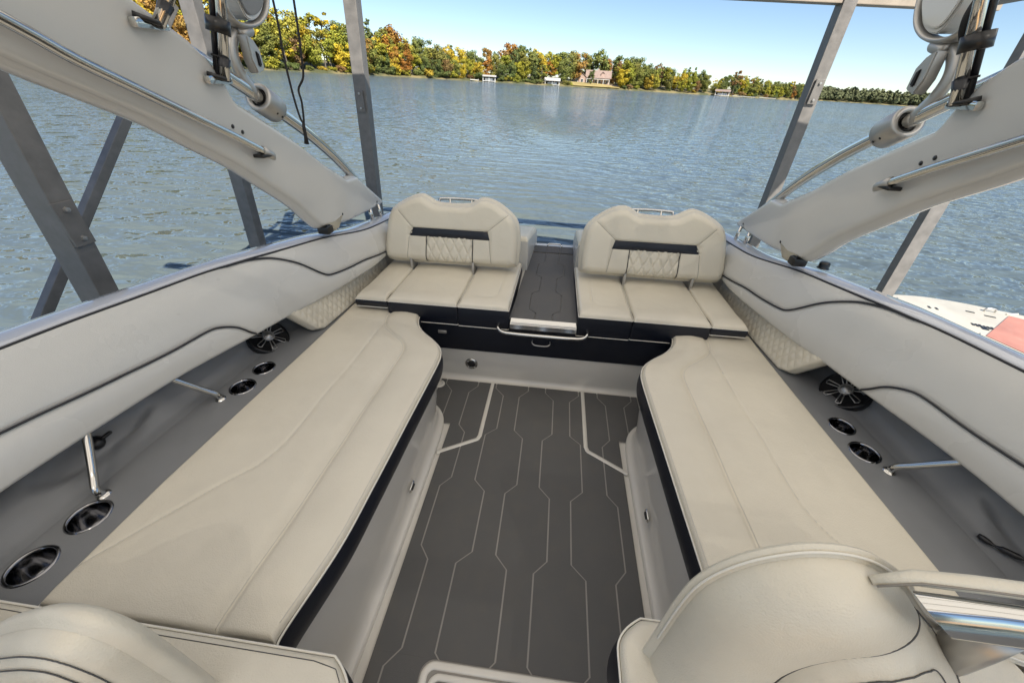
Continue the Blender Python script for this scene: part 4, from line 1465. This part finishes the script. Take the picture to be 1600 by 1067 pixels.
# ---- arched tower arms
LOW = [(0.10, 1.90), (0.45, 1.71), (.767, 1.56), (.90, 1.50), (1.03, 1.44), (1.16, 1.365), (1.30, 1.285), (1.43, 1.195), (1.60, 1.075), (1.70, .985), (1.782, .918)]
UPP = [(0.10, 2.12), (0.5, 1.94), (.85, 1.79), (1.097, 1.665), (1.19, 1.622), (1.25, 1.58), (1.300, 1.520), (1.325, 1.470), (1.48, 1.395), (1.65, 1.31), (1.85, 1.192), (2.06, 1.088)]
lo = smooth_path([(a, b, 0) for a, b in LOW], 6)
for s in (-1, 1):
    n1 = 120
    lp = resample([(q.x, q.y) for q in lo] + [(2.06, .864), (2.35, .845), (2.545, .835)], n1)
    up_ = resample(UPP + [(2.17, 1.082), (2.562, .848)], n1)
    GRt = np.array([[l + (u_ - l) * v for l, u_ in zip(lp, up_)] for v in ease(24)])
    TT = (lambda s_: lambda a, b, h: (s_ * (1.18 - 0.19 * (b - 0.9) - h), a, b))(s)
    pt = Pad(GRt, TT, 0.030, 0.016)
    pt.extra = lambda P, d: -0.0012 * np.exp(-((P[:, 1] - (1.62 - 0.62 * (P[:, 0] - 1.1)) + 0.04) / 0.01) ** 2) * 0
    ta = pt.top('tower_arm', M['tower'], boat)
    pt.side('arm_edge', M['tower'], ta, h1=-0.045, seg=8, belly=0.012, back=True)
    X_ = lambda z, o=0.0: s * (1.18 - 0.19 * (z - 0.9) - o)
    # grab rail along the arm
    gr = [(0.3, 1.835), (0.55, 1.722), (.765, 1.613), (.85, 1.566), (.966, 1.513), (1.10, 1.452), (1.25, 1.383), (1.40, 1.310)]
    ra_ = G().tube([(X_(z, 0.058), y, z) for y, z in smooth_path([(a, b, 0) for a, b in gr], 4) and [(q.x, q.y) for q in smooth_path([(a, b, 0) for a, b in gr], 4)]], 0.0125, 12).mk('grab_rail', M['chrome'], ta)
    G().tube([(X_(1.325, 0.058), 1.375, 1.325), (X_(1.300, 0.057), 1.425, 1.299), (X_(1.286, 0.045), 1.452, 1.284)], [0.015, 0.014, 0.006], 10).mk('rail_end', M['satin'], ta)
    G().box(min(X_(1.31, 0.03), X_(1.31, 0.07)), max(X_(1.31, 0.03), X_(1.31, 0.07)), 1.36, 1.41, 1.300, 1.312, 0.004).mk('rail_mount', M['black'], ta)
    # tubular support
    tb = [(2.30, 1.00), (2.172, 1.09), (2.05, 1.175), (1.93, 1.25), (1.80, 1.325), (1.70, 1.378), (1.483, 1.482), (1.355, 1.54), (1.20, 1.605), (0.95, 1.72), (0.5, 1.92)]
    tp_ = [(X_(z, -0.01), y, z) for y, z in [(q.x, q.y) for q in smooth_path([(a, b, 0) for a, b in tb], 4)]]
    tu = G().tube(tp_, 0.021, 16).mk('support_tube', M['chrome'], boat)
    a_ = Vector((X_(1.435, -0.01), 1.58, 1.435)); b_ = Vector((X_(1.482, -0.01), 1.483, 1.482))
    axd = (b_ - a_).normalized()
    mid = (a_ + b_) / 2
    cl = G().lathe([(0.024, -0.052), (0.042, -0.052), (0.047, -0.046), (0.048, 0.0), (0.047, 0.044), (0.044, 0.05), (0.031, 0.05), (0.030, 0.036), (0.022, 0.036)], mid, axd, 36).mk('tube_clamp', M['satin'], tu)
    G().lathe([(0.0215, 0.037), (0.031, 0.037), (0.031, 0.03)], mid, axd, 30).mk('clamp_bush', M['hole'], cl)
    for e_ in (-0.015, 0.015): G().lathe([(0, 0.0495), (0.004, 0.049), (0.005, 0.045)], mid + axd * (-0.02 + e_), (-s * 0.75, -0.2, -0.6), 10).mk('clamp_screw', M['black'], cl)
    # rivets and foot
    for y, z in ((1.98, 0.925), (2.44, 0.875), (1.29, 1.405), (1.33, 1.385)):
        G().lathe([(0, 0.003), (0.006, 0.002), (0.007, 0)], (X_(z, 0.030), y, z), (-s, 0, 0), 12).mk('rivet', M['black'], ta)
    ft = G().box(min(s * 1.14, s * 1.20), max(s * 1.14, s * 1.20), 1.80, 1.855, 0.868, 0.905, 0.01).mk('tower_foot', M['black'], boat, sharp=40)
    G().add([(X_(.9, 0.034), 1.80, .932), (X_(.9, 0.034), 1.98, .920), (X_(.88, 0.030), 1.93, .865), (X_(.87, 0.02), 1.84, .86)], [(0, 1, 2, 3)]).mk('foot_cover', M['chrome'], ft, smooth=False)
    G().tube([(s * 1.175, 2.36, 0.86), (s * 1.165, 2.36, 0.77)], 0.013, 12).mk('tower_strut', M['chrome'], boat)
    G().tube([(s * 1.15, 2.44, 0.86), (s * 1.14, 2.44, 0.765)], 0.010, 12).mk('tower_strut', M['chrome'], boat)
    # deck bracket and folding sunshade poles
    for (y, z), (ey, ez, ex), rr_ in (((1.265, 1.530), (1.345, 2.0, 0.90), 0.0135), ((1.080, 1.640), (1.215, 1.80, 0.95), 0.0135)):
        br = G().box(min(X_(z, 0.03), X_(z, 0.052)), max(X_(z, 0.03), X_(z, 0.052)), y - 0.055, y + 0.035, z - 0.011, z + 0.011, 0.008).mk('hinge_bracket', M['chrome'], boat, sharp=60)
        G().tube([(X_(z, 0.040), y - 0.045, z + 0.016), (X_(z, 0.062), y - 0.02, z + 0.005), (X_(z, 0.062), y + 0.01, z)], 0.006, 8).mk('bracket_pin', M['black'], br)
        d_ = (Vector((s * ex, ey, ez)) - Vector((X_(z, 0.055), y, z))).normalized()
        p0 = Vector((X_(z, 0.055), y, z))
        po = G().tube([p0, p0 + d_ * 0.6], rr_, 14).mk('sunshade_pole', M['chrome'], boat)
        G().tube([p0 - d_ * 0.004, p0 + d_ * 0.055], [0.009, 0.0165], 12).mk('pole_socket', M['piping'], po)
        if z < 1.6:
            of = Vector((s * 0.028, 0.004, 0))
            G().tube([p0 + of, p0 + of + d_ * 0.6], 0.009, 12).mk('pole_tube', M['piping'], po)
            G().tube([p0 + of * 0.5 + d_ * 0.115, p0 + of * 0.5 + d_ * 0.150], 0.030, 14).mk('pole_strap', M['black'], po)
            G().tube([p0 + of * 0.5 + d_ * 0.055, p0 + of * 0.5 + d_ * 0.060], 0.022, 12).mk('pole_tie', M['cord'], po)

#SEATS
# ================================================================== SEATS
side_light = {-1: 'left', 1: 'right'}
# ---- long bench cushions
INN = [(.255, .556), (.30, .555), (.5, .520), (.7, .508), (1.0, .495), (1.25, .484), (1.38, .480), (1.44, .486), (1.50, .510), (1.56, .563), (1.62, .630), (1.68, .675), (1.74, .697), (1.79, .705), (1.82, .722), (1.838, .755), (1.845, .80)]
inn = smi([a for a, _ in INN], [b for _, b in INN])
outb = interp([.25, .3, .62, 1.05, 1.4, 1.6, 1.85], [1.185, 1.19, 1.185, 1.16, 1.14, 1.13, 1.12])
ST = [(-.86, 1.83), (-.86, 1.63), (-.862, 1.30), (-.876, 1.06), (-.88, .86), (-.91, .73), (-.985, .63), (-1.085, .49), (-1.19, .345)]
RL = [(-.86, 1.83), (-.870, 1.73), (-.838, 1.63), (-.77, 1.56), (-.70, 1.50), (-.665, 1.42), (-.668, 1.25), (-.675, 1.05), (-.688, .6), (-.71, .27)]
for s in (-1, 1):
    lab = 'long cream bench cushion along the left wall, reaching the humped seat at the lower left' if s < 0 else 'long cream bench cushion along the right wall, its near end behind the big seat back'
    be = thing('bench_seat', lab, 'bench seat', (s * 0.85, 1.05, 0.33), 'long bench seats', boat=True)
    y0 = 0.262 if s < 0 else 0.262
    bs = y0 + (1.845 - y0) * ease(290, 0.5)
    GRb = rows_grid(bs, inn, outb, 140)
    GRb[:, :, 0] *= s
    st = [(x * -s, y) for x, y in sm2(ST, 5)]
    rl = [(x * -s, y) for x, y in sm2(RL, 6)]
    rlx = np.array(RL[::-1])
    rin = lambda y: np.interp(y, rlx[:, 1], -rlx[:, 0])

    def extra(P, d, rin=rin):
        ax_ = np.abs(P[:, 0])
        # the front roll is fuller than the seat area, with a shallow valley outside the seam
        e_ = ax_ - np.array([rin(y) for y in P[:, 1]])
        return 0.009 * np.exp(-((e_ + 0.09) / 0.07) ** 2) - 0.006 * np.exp(-((e_ - 0.02) / 0.03) ** 2) + 0.0012 * np.sin(P[:, 1] * 21 + ax_ * 17) * np.exp(-((e_ - 0.0) / 0.12) ** 2)
    pd = Pad(GRb, lambda a, b, h: (a, b, 0.33 + h), 0.118, 0.016, crown=0.008, seams=[(st, 0.0035, 0.004), (rl, 0.005, 0.006)], extra=extra)
    cu = pd.top('seat_cushion', M['vinyl'], be)
    pd.side('navy_side_band', M['navy'], be, h1=0.0, belly=0.008)
    el = pd.edge_line(0.103, 0.003)
    G().tube(el + [el[0]], 0.0030, 6).mk('edge_welt', M['welt'], cu)
    pd.line(st, 0.0012, 0.0004).mk('stitch_line', M['thread'], cu)
    pd.line([(x + 0.006 * s, y) for x, y in rl], 0.0009, 0.0002).mk('stitch_line', M['thread'], cu)
    inr = [(s * (inn(y) + 0.010), y) for y in np.linspace(0.30, 1.78, 60)]
    pd.line(inr, 0.0008, 0.0002).mk('stitch_line', M['thread'], cu)
    if s < 0: G().lathe([(0, 0.004), (0.003, 0.003), (0.004, 0)], (-0.555, 0.835, 0.446), (0, 0, 1), 8).mk('snap_stud', M['satin'], cu)

# ---- stern seats: three cushions and a backrest each
OUTB = [(.19, .62), (.187, .70), (.194, .79), (.21, .845), (.245, .885), (.30, .922), (.345, .945), (.39, .957), (.43, .955), (.47, .935), (.50, .922), (.56, .917), (.62, .916), (.68, .918), (.725, .925), (.765, .945), (.805, .961), (.845, .955), (.90, .934), (.955, .905), (1.0, .870), (1.028, .81), (1.045, .73), (1.058, .64), (1.05, .60)]


def bp(a, b, h): return (a, 2.24 + (b - 0.6) * 0.25 - h * 0.97, b + h * 0.25)


for s in (-1, 1):
    lab = 'cream stern seat left of the foam walkway, with navy stripe and quilted diamond backrest' if s < 0 else 'cream stern seat right of the foam walkway, with navy stripe and quilted diamond backrest'
    ss = thing('stern_seat', lab, 'seat', (s * 0.62, 2.0, 0.42), 'stern seats', boat=True)
    for x0, x1, zb, kind in ((0.192, 0.471, 0.398, 'inner'), (0.483, 0.873, 0.402, 'mid'), (0.885, 1.060, 0.475, 'outer')):
        bs = 1.775 + (2.42 - 1.775) * ease(60, 0.7)
        # the cushions splay slightly towards the back
        k1 = 0.0 if kind == 'inner' else 0.0
        def L_(b, x0=x0, kind=kind): return x0 - (0.016 * (b - 1.775) / 0.6 if kind != 'mid' else 0.010 * (b - 1.775) / 0.6) * (1 if kind != 'inner' else 0.6)
        def R_(b, x1=x1, kind=kind): return x1 - (0.010 if kind != 'outer' else 0.012) * (b - 1.775) / 0.6
        GRc = rows_grid(bs, L_, R_, 44)
        GRc[:, :, 0] *= s
        seams = []
        if kind == 'inner': seams = [([(s * 0.27, 2.30), (s * 0.27, 1.93), (s * 0.30, 1.88), (s * 0.40, 1.88)], 0.003, 0.004)]
        pd = Pad(GRc, lambda a, b, h: (a, b, h), 0.533, 0.016, crown=0.009, seams=seams, extra=lambda P, d: 0.006 * np.exp(-((P[:, 1] - 1.83) / 0.05) ** 2))
        cu = pd.top('seat_cushion', M['vinyl'], ss)
        sb = pd.side('navy_cushion_side', M['navy'], ss, h1=zb, belly=0.004)
        el = pd.edge_line(0.518, 0.003)
        G().tube(el + [el[0]], 0.0022, 6).mk('edge_welt', M['welt'], cu)
        el = pd.edge_line(zb, 0.003)
        G().tube(el + [el[0]], 0.0024, 6).mk('bottom_welt', M['welt'], sb)
        if seams: pd.line(seams[0][0], 0.001, 0.0004).mk('stitch_line', M['thread'], cu)
    # backrest
    ob = smooth_path([(a, b, 0) for a, b in OUTB], 5)
    ob = [(q.x, q.y) for q in ob]
    ob = [(.62 + (a - .62) * .975, b - .004) for a, b in ob]
    upc = resample(ob, 230)
    lowc = resample([(0.205, 0.592), (0.25, .581), (0.6, .578), (1.0, .578), (1.028, .585)], 230)
    # push the upper curve's ends to meet the lower one
    GRs = np.array([[l + (u_ - l) * v for l, u_ in zip(lowc, upc)] for v in ease(120, 0.6)])
    GRs[:, :, 0] *= s
    nav = [(.372, .731), (.386, .776), (.844, .771), (.875, .735)]
    seams = [([(s * .355, .58), (s * .375, .732), (s * .388, .778)], .0035, .004), ([(s * .898, .58), (s * .877, .734), (s * .852, .776)], .0035, .004),
             ([(s * .386, .779), (s * .852, .775)], .004, .005), ([(s * .372, .733), (s * .876, .736)], .004, .004),
             ([(s * .477, .58), (s * .475, .730)], .004, .004), ([(s * .776, .58), (s * .768, .732)], .004, .004),
             ([(s * .386, .778), (s * .264, .876)], .003, .005), ([(s * .852, .776), (s * .941, .871)], .003, .005)]

    def bextra(P, d):
        x, z = np.abs(P[:, 0]), P[:, 1]
        inp = (x > .37) & (x < .885) & (z < .775)
        rec = np.clip((x - .355) / .02, 0, 1) * np.clip((.895 - x) / .02, 0, 1) * np.clip((.785 - z) / .02, 0, 1)
        out = -0.007 * rec
        px, pz = 0.0585, 0.115
        xx, zz = x - .477, z - .58
        u, v = xx / px + zz / pz, xx / px - zz / pz
        dd = np.minimum(np.abs(u - np.round(u)), np.abs(v - np.round(v))) * px * 0.85
        q = (x > .477) & (x < .775) & (z < .73)
        return out - np.where(q, 0.0075 * np.exp(-(dd / 0.005) ** 2), 0)
    pd = Pad(GRs, bp, 0.055, 0.045, crown=0.004, seams=seams, extra=bextra)
    bk = pd.top('backrest', M['vinyl'], ss)
    pd.side('backrest_shell', M['vinyl'], bk, h1=-0.05, belly=0.014, seg=8)
    for k, sg in enumerate(seams):
        if k in (4, 5): pd.line(sg[0], 0.0026, 0.003).mk('piping', M['piping'], bk)
        elif k in (0, 1, 6, 7): pd.line(sg[0], 0.0013, 0.0006).mk('stitch_line', M['seam'], bk)
    # navy stripe lying on the pad
    ng = G()
    nn_ = 30
    for i in range(nn_ + 1):
        t = i / nn_
        for j in range(5):
            v = j / 4
            xl = .370 + .014 * v
            xr_ = .874 - .026 * v ** 1.3
            x = xl + (xr_ - xl) * t
            z = .729 + v * .050
            hh = float(pd.h([(s * x, z)])[0]) + (0.003 if 0 < j < 4 and 0 < i < nn_ else 0.0007)
            ng.v.append(bp(s * x, z, hh))
    for i in range(nn_):
        for j in range(4): ng.f.append((i * 5 + j, i * 5 + j + 1, i * 5 + 6 + j, i * 5 + 5 + j))
    ng.mk('navy_stripe', M['navy'], bk)
    # hinge arms and rear rail
    for x in (0.475, 0.877):
        G().box(min(s * (x - .008), s * (x + .008)), max(s * (x - .008), s * (x + .008)), 2.20, 2.30, 0.50, 0.60, 0.004).mk('hinge_arm', M['satin'], ss, sharp=40)
    rl_ = G().tube(smooth_path([(s * .44, 2.40, .86), (s * .445, 2.42, .915), (s * .47, 2.425, .924), (s * .60, 2.43, .926), (s * .70, 2.425, .924), (s * .725, 2.42, .915), (s * .73, 2.40, .86)], 5), 0.009, 10).mk('rear_rail', M['chrome'], ss)
    for x in (.515, .655): G().tube([(s * x, 2.425, .925), (s * x, 2.40, .84)], 0.007, 10).mk('rail_post', M['chrome'], rl_)
    # aft-facing sun pad behind the backrest
    sp = thing('sun_pad', 'pale aft sun pad behind the %s stern seat, only its walkway edge showing' % side_light[s], 'cushion', (s * 0.6, 2.75, 0.44), 'aft sun pads', boat=True)
    y_ = ease(30) * 0.62 + 2.44
    if s < 0: GRp = rows_grid(y_, lambda b: wx(-0.178, b) - 0.0, lambda b: -1.04, 40)
    else: GRp = rows_grid(y_, lambda b: wx(0.178, b), lambda b: 1.04, 40)
    pd = Pad(GRp, lambda a, b, h: (a, b, h - 0.20 * max(0, b - 2.46)), 0.70, 0.03, crown=0.005)
    pd.top('pad_top', M['vinyl'], sp)
    pd.side('pad_side', M['bolster'], sp, h1=0.46)

# ---- seats at the near end, close to the camera
ls = thing('passenger_lounge_seat', 'cream passenger seat at the lower left corner with humped double-stitched backrest', 'seat', (-0.8, 0.1, 0.3), boat=True)
bs = -0.45 + (0.243 + 0.45) * ease(70, 0.8)
xr_f = lambda b: -0.325 - 0.06 * max(0, (b - 0.165) / 0.078) ** 2.2
GRl = rows_grid(bs, lambda b: -1.33, xr_f, 80)
pd = Pad(GRl, lambda a, b, h: (a, b, h), 0.512, 0.018, crown=0.003, seams=[([(-1.115, .24), (-1.15, .1), (-1.17, -.3)], 0.008, 0.008)])
cu = pd.top('seat_cushion', M['vinyl'], ls)
pd.side('navy_cushion_side', M['navy'], ls, h1=0.36, belly=0.003)
el = pd.edge_line(0.497, 0.0025)
G().tube(el + [el[0]], 0.003, 6).mk('edge_welt', M['welt'], cu)
inn_l = [(xr_f(b) - 0.012, b) for b in np.linspace(-0.3, 0.222, 30)] + [(x, 0.229) for x in np.linspace(-0.42, -1.28, 30)]
pd.line(inn_l, 0.0010, 0.0003).mk('stitch_line', M['darkthread'], cu)
HL = [(-1.35, .60), (-1.2, .655), (-1.05, .685), (-.95, .700), (-.883, .741), (-.80, .803), (-.733, .845), (-.69, .868), (-.648, .879), (-.615, .872), (-.592, .84), (-.583, .80), (-.582, .70), (-.585, .60), (-.59, .52)]
hl = smooth_path([(a, b, 0) for a, b in HL], 6)
hl = resample([(q.x, q.y) for q in hl], 220)
ll = resample([(-1.35, .45), (-.9, .45), (-.60, .45), (-.592, .48)], 220)
GRh = np.array([[l + (u_ - l) * v for l, u_ in zip(ll, hl)] for v in ease(110, .6)])


def hump_T(a, b, h): return (a, 0.140 - h, b + 0.10 * h)


def inset(pl, d):
    pl = np.asarray(pl)
    t = np.gradient(pl, axis=0)
    k_ = np.ones(15) / 15
    for c_ in (0, 1): t[:, c_] = np.convolve(np.pad(t[:, c_], 7, mode='edge'), k_, mode='valid')
    n_ = np.stack([t[:, 1], -t[:, 0]], 1)
    n_ /= np.linalg.norm(n_, axis=1)[:, None]
    return [tuple(q) for q in pl + n_ * d]


ins1 = inset(hl, 0.014)[30:200]
ins2 = inset(hl, 0.030)[34:194]
pd = Pad(GRh, hump_T, 0.052, 0.050, crown=0.004, seams=[(ins1[::4], .003, .004), (ins2[::4], .004, .005)])
bk = pd.top('backrest', M['vinyl'], ls)
pd.side('backrest_shell', M['vinyl'], bk, h1=-0.03, belly=0.012)
for i_ in (ins1, ins2): pd.line(i_[::2], 0.0010, 0.0016, 0.004).mk('stitch_line', M['darkthread'], bk)

hs_ = thing('helm_seat', 'large cream helm seat back in the lower right corner, seen from above', 'seat', (0.6, 0.2, 0.2), boat=True)
HR = [(.312, .36), (.305, .50), (.305, .66), (.306, .77), (.312, .85), (.330, .905), (.356, .945), (.385, .972), (.42, .992), (.455, .999), (.49, .995), (.53, .976), (.575, .942), (.615, .900), (.655, .858), (.70, .825), (.77, .790), (.87, .745), (.98, .70), (1.1, .66)]
hr_ = smooth_path([(a, b, 0) for a, b in HR], 6)
hr_ = resample([(q.x, q.y) for q in hr_], 240)
lr = resample([(.33, .25), (.6, .25), (.9, .25), (1.12, .30)], 240)
GRr = np.array([[l + (u_ - l) * v for l, u_ in zip(lr, hr_)] for v in ease(130, .6)])


def helm_T(a, b, h): return (a, 0.330 - h, b + 0.05 * h)


SM = [(.56, .30), (.595, .42), (.597, .50), (.615, .575), (.66, .635), (.715, .662), (.775, .668), (.84, .648), (.90, .60), (.95, .54), (1.0, .44)]
SM = [(.01 + (x - .01) * .725, 1.55 - (1.55 - z) * .725) for x, z in SM]
sm1 = sm2(SM, 4)
sm_in = sm2([(.60, .30), (.630, .42), (.632, .49), (.648, .548), (.685, .598), (.725, .622), (.775, .628), (.83, .610), (.88, .568), (.92, .51), (.96, .42)], 4)
sm3 = sm2([(.62, .30), (.650, .42), (.652, .48), (.668, .528), (.70, .575), (.735, .600), (.775, .605), (.82, .588), (.86, .548), (.90, .49), (.94, .42)], 4)

sm_in = [(.01 + (x - .01) * .725, 1.55 - (1.55 - z) * .725) for x, z in sm_in]
sm3 = [(.01 + (x - .01) * .725, 1.55 - (1.55 - z) * .725) for x, z in sm3]


def hextra(P, d):
    inside = np.array([1.0 if (np.interp(x, [q[0] for q in SM[2:]], [q[1] for q in SM[2:]]) > z and x > .44) else 0.0 for x, z in P])
    dd = segdist(P, SM)
    return 0.016 * inside * np.clip(dd / 0.03, 0, 1)


pd = Pad(GRr, helm_T, 0.090, 0.085, crown=0.006, seams=[(sm1, .006, .006), (sm_in, .003, .0035), (sm3, .002, .003)], extra=hextra)
bk = pd.top('backrest', M['vinyl'], hs_)
pd.side('backrest_shell', M['vinyl'], bk, h1=-0.015, belly=0.012)
for q in (sm1, sm_in, sm3): pd.line(q, 0.0011, 0.0018, 0.004).mk('stitch_line', M['darkthread'], bk)
el = pd.edge_line(0.004, 0.008)
up_e = [p for p in el if p[2] > 0.62]
G().tube(up_e, 0.0022, 6).mk('edge_welt', M['welt'], bk)
# polished arm rest running out to the right
g = G()
arm = [((.512, .272, 1.023), (.592, .268, .949)), ((.60, .272, 1.023), (.66, .268, .948)), ((.75, .272, 1.021), (.79, .268, .946)), ((1.1, .272, 1.015), (1.12, .268, .94))]
for (a, b) in arm:
    a, b = Vector(a), Vector(b)
    m_ = (a + b) / 2
    for k in range(16):
        an = 2 * PI * k / 16
        up__ = (a - b) / 2
        ou = Vector((0, -1, 0.1)) * 0.020
        g.v.append(m_ + up__ * math.cos(an) + ou * math.sin(an))
for i in range(3):
    for k in range(16): g.f.append((i * 16 + k, i * 16 + (k + 1) % 16, (i + 1) * 16 + (k + 1) % 16, (i + 1) * 16 + k))
g.f.append(tuple(range(16)))
ar = g.mk('polished_armrest', M['chrome'], hs_, sharp=50)
G().tube([(.49, .30, .995), (.53, .298, 1.020), (.60, .296, 1.026), (.75, .296, 1.024), (1.1, .296, 1.018)], [0.006, .010, .011, .011, .011], 14).mk('armrest_pad', M['vinyl'], ar)
G().tube([(.49, .291, .999), (.53, .288, 1.025), (.60, .286, 1.031), (.75, .286, 1.029), (1.1, .286, 1.023)], 0.0016, 6).mk('stitch_line', M['seam'], ar)
G().tube([(.665, .285, .955), (.69, .290, .88), (.71, .30, .78)], [0.030, .026, .026], 14).mk('armrest_post', M['satin'], ar)

sc = thing('side_cushion', 'small cream cushion with navy side, just left of the big helm seat back', 'cushion', (.45, .2, .36), boat=True)
bs = -0.35 + (0.402 + 0.35) * ease(50, .8)
GRs = rows_grid(bs, lambda b: 0.243 + 0.06 * max(0, (b - 0.33) / 0.072) ** 2.2, lambda b: 0.9, 50)
pd = Pad(GRs, lambda a, b, h: (a, b, h), 0.512, 0.02, crown=0.004)
cu = pd.top('cushion_top', M['vinyl'], sc)
pd.side('navy_cushion_side', M['navy'], sc, h1=0.34, belly=0.006)
el = pd.edge_line(0.495, 0.003)
G().tube(el + [el[0]], 0.0026, 6).mk('edge_welt', M['welt'], cu)
G().box(.30, .95, -.35, .36, 0.0, .338, .02).mk('cushion_base', M['gel'], sc)
G().box(-1.3, -.36, -.45, .20, 0.0, .358, .02).mk('seat_base', M['gel'], ls)

# ---- board racks clamped to the support tubes
for s in (-1, 1):
    lab = 'folded grey metal board rack clamped on the tower tube at the %s' % ('upper left' if s < 0 else 'upper right')
    rk = thing('board_rack', lab, 'board rack', (s * 1.07, 1.53, 1.5), 'board racks', boat=True)
    K = lambda y, z, o=0.0: Vector((s * (1.07 - o), y, z))
    # stem: a cranked link from the clamp up to the pivot
    G().tube(smooth_path([K(1.53, 1.462, -.03), K(1.50, 1.475, -.02), K(1.455, 1.50, 0), K(1.425, 1.545, 0), K(1.415, 1.59, 0), K(1.43, 1.63, 0), K(1.468, 1.665, 0)], 5), [0.022] * 31, 14, sx=0.7).mk('rack_stem', M['satin'], rk)
    # release lever with dark slot
    def plate(poly, o0, o1, name, m, par):
        n_ = len(poly)
        v = [K(y, z, o0) for y, z in poly] + [K(y, z, o1) for y, z in poly]
        f_ = [tuple(range(n_)), tuple(range(n_, 2 * n_))] + [(i, (i + 1) % n_, n_ + (i + 1) % n_, n_ + i) for i in range(n_)]
        bm = bmesh.new()
        vv = [bm.verts.new(p) for p in v]
        for q in f_: bm.faces.new([vv[i] for i in q])
        bmesh.ops.recalc_face_normals(bm, faces=bm.faces)
        bmesh.ops.bevel(bm, geom=bm.edges[:], offset=0.0035, segments=2, affect='EDGES')
        return G().bm(bm).mk(name, m, par, sharp=35)
    lv = plate([(1.446, 1.652), (1.474, 1.640), (1.494, 1.612), (1.492, 1.560), (1.452, 1.548), (1.440, 1.585)], 0.012, 0.046, 'release_lever', M['satin'], rk)
    plate([(1.466, 1.612), (1.480, 1.604), (1.480, 1.568), (1.462, 1.566)], 0.030, 0.050, 'lever_slot', M['hole'], lv)
    G().lathe([(0, .028), (.014, .027), (.017, .02), (.017, -.02), (.014, -.028), (0, -.028)], K(1.482, 1.660, .02), (0, 1, .3), 20).mk('pivot_barrel', M['satin'], rk)
    # the cradle: a rim bent into a U round a thick padded cheek
    rim = smooth_path([K(1.66, 1.98, .02), K(1.645, 1.86, .02), K(1.632, 1.785, .02), K(1.600, 1.728, .02), K(1.548, 1.692, .02), K(1.49, 1.676, .02), K(1.435, 1.678, .02), K(1.406, 1.702, .02), K(1.402, 1.75, .02), K(1.42, 1.86, .02), K(1.44, 1.98, .02)], 6)
    G().tube(rim, 0.0085, 12, sx=3.0).mk('cradle_rim', M['satin'], rk)
    ck = smooth_path([K(1.470, 1.98, .02), K(1.466, 1.80, .02), K(1.470, 1.735, .02), K(1.492, 1.694, .02), K(1.54, 1.700, .02), K(1.590, 1.735, .02), K(1.625, 1.80, .02), K(1.645, 1.98, .02)], 5)
    plate([(q.y, q.z) for q in ck], -0.025, 0.035, 'padded_cheek', M['tower'], rk)
    plate([(q.y, q.z + 0.012) for q in ck[6:-6]] , 0.036, 0.041, 'cheek_liner', M['liner'] if s < 0 else M['tower'], rk)  # left liner darker than right: shade and sun put into the colour
    G().tube([K(1.405, 1.70, .03), K(1.38, 1.76, .03), K(1.36, 1.95, .03)], [0.010, 0.014, 0.014], 12).mk('rack_arm', M['satin'], rk)

# ---- loose cords
cd = G()
cd.tube(smooth_path([(-.70, 1.3, 2.2), (-.752, 1.3, 1.70), (-.765, 1.3, 1.60), (-.775, 1.3, 1.545), (-.800, 1.3, 1.512), (-.800, 1.3, 1.48), (-.806, 1.3, 1.44), (-.812, 1.3, 1.415)], 6), 0.0030, 6)
cd.tube(smooth_path([(-.80, 1.302, 2.2), (-.812, 1.302, 1.72), (-.822, 1.302, 1.60), (-.824, 1.302, 1.50), (-.820, 1.302, 1.44), (-.812, 1.302, 1.415)], 6), 0.0030, 6)
cd.tube([(-.812, 1.301, 1.425), (-.815, 1.301, 1.405), (-.816, 1.301, 1.385), (-.819, 1.301, 1.362)], [0.004, 0.0055, 0.005, 0.0075], 8)
mk('hanging_cord', cd.v, cd.f, M['cord'], label='black double cord with a tassel hanging over the water, left of the thin dark post', cat='cord', boat=True)
lp = [(1.02, 1.36, 1.80), (.99, 1.345, 1.76), (.975, 1.335, 1.715), (.985, 1.335, 1.68), (1.01, 1.34, 1.66), (1.03, 1.35, 1.68)]
g = G().tube(smooth_path(lp, 6), 0.010, 10)
mk('cord_loop', g.v, g.f, M['cord'], label='thick black rubber loop hanging by the sunshade pole at the upper right', cat='strap', boat=True)
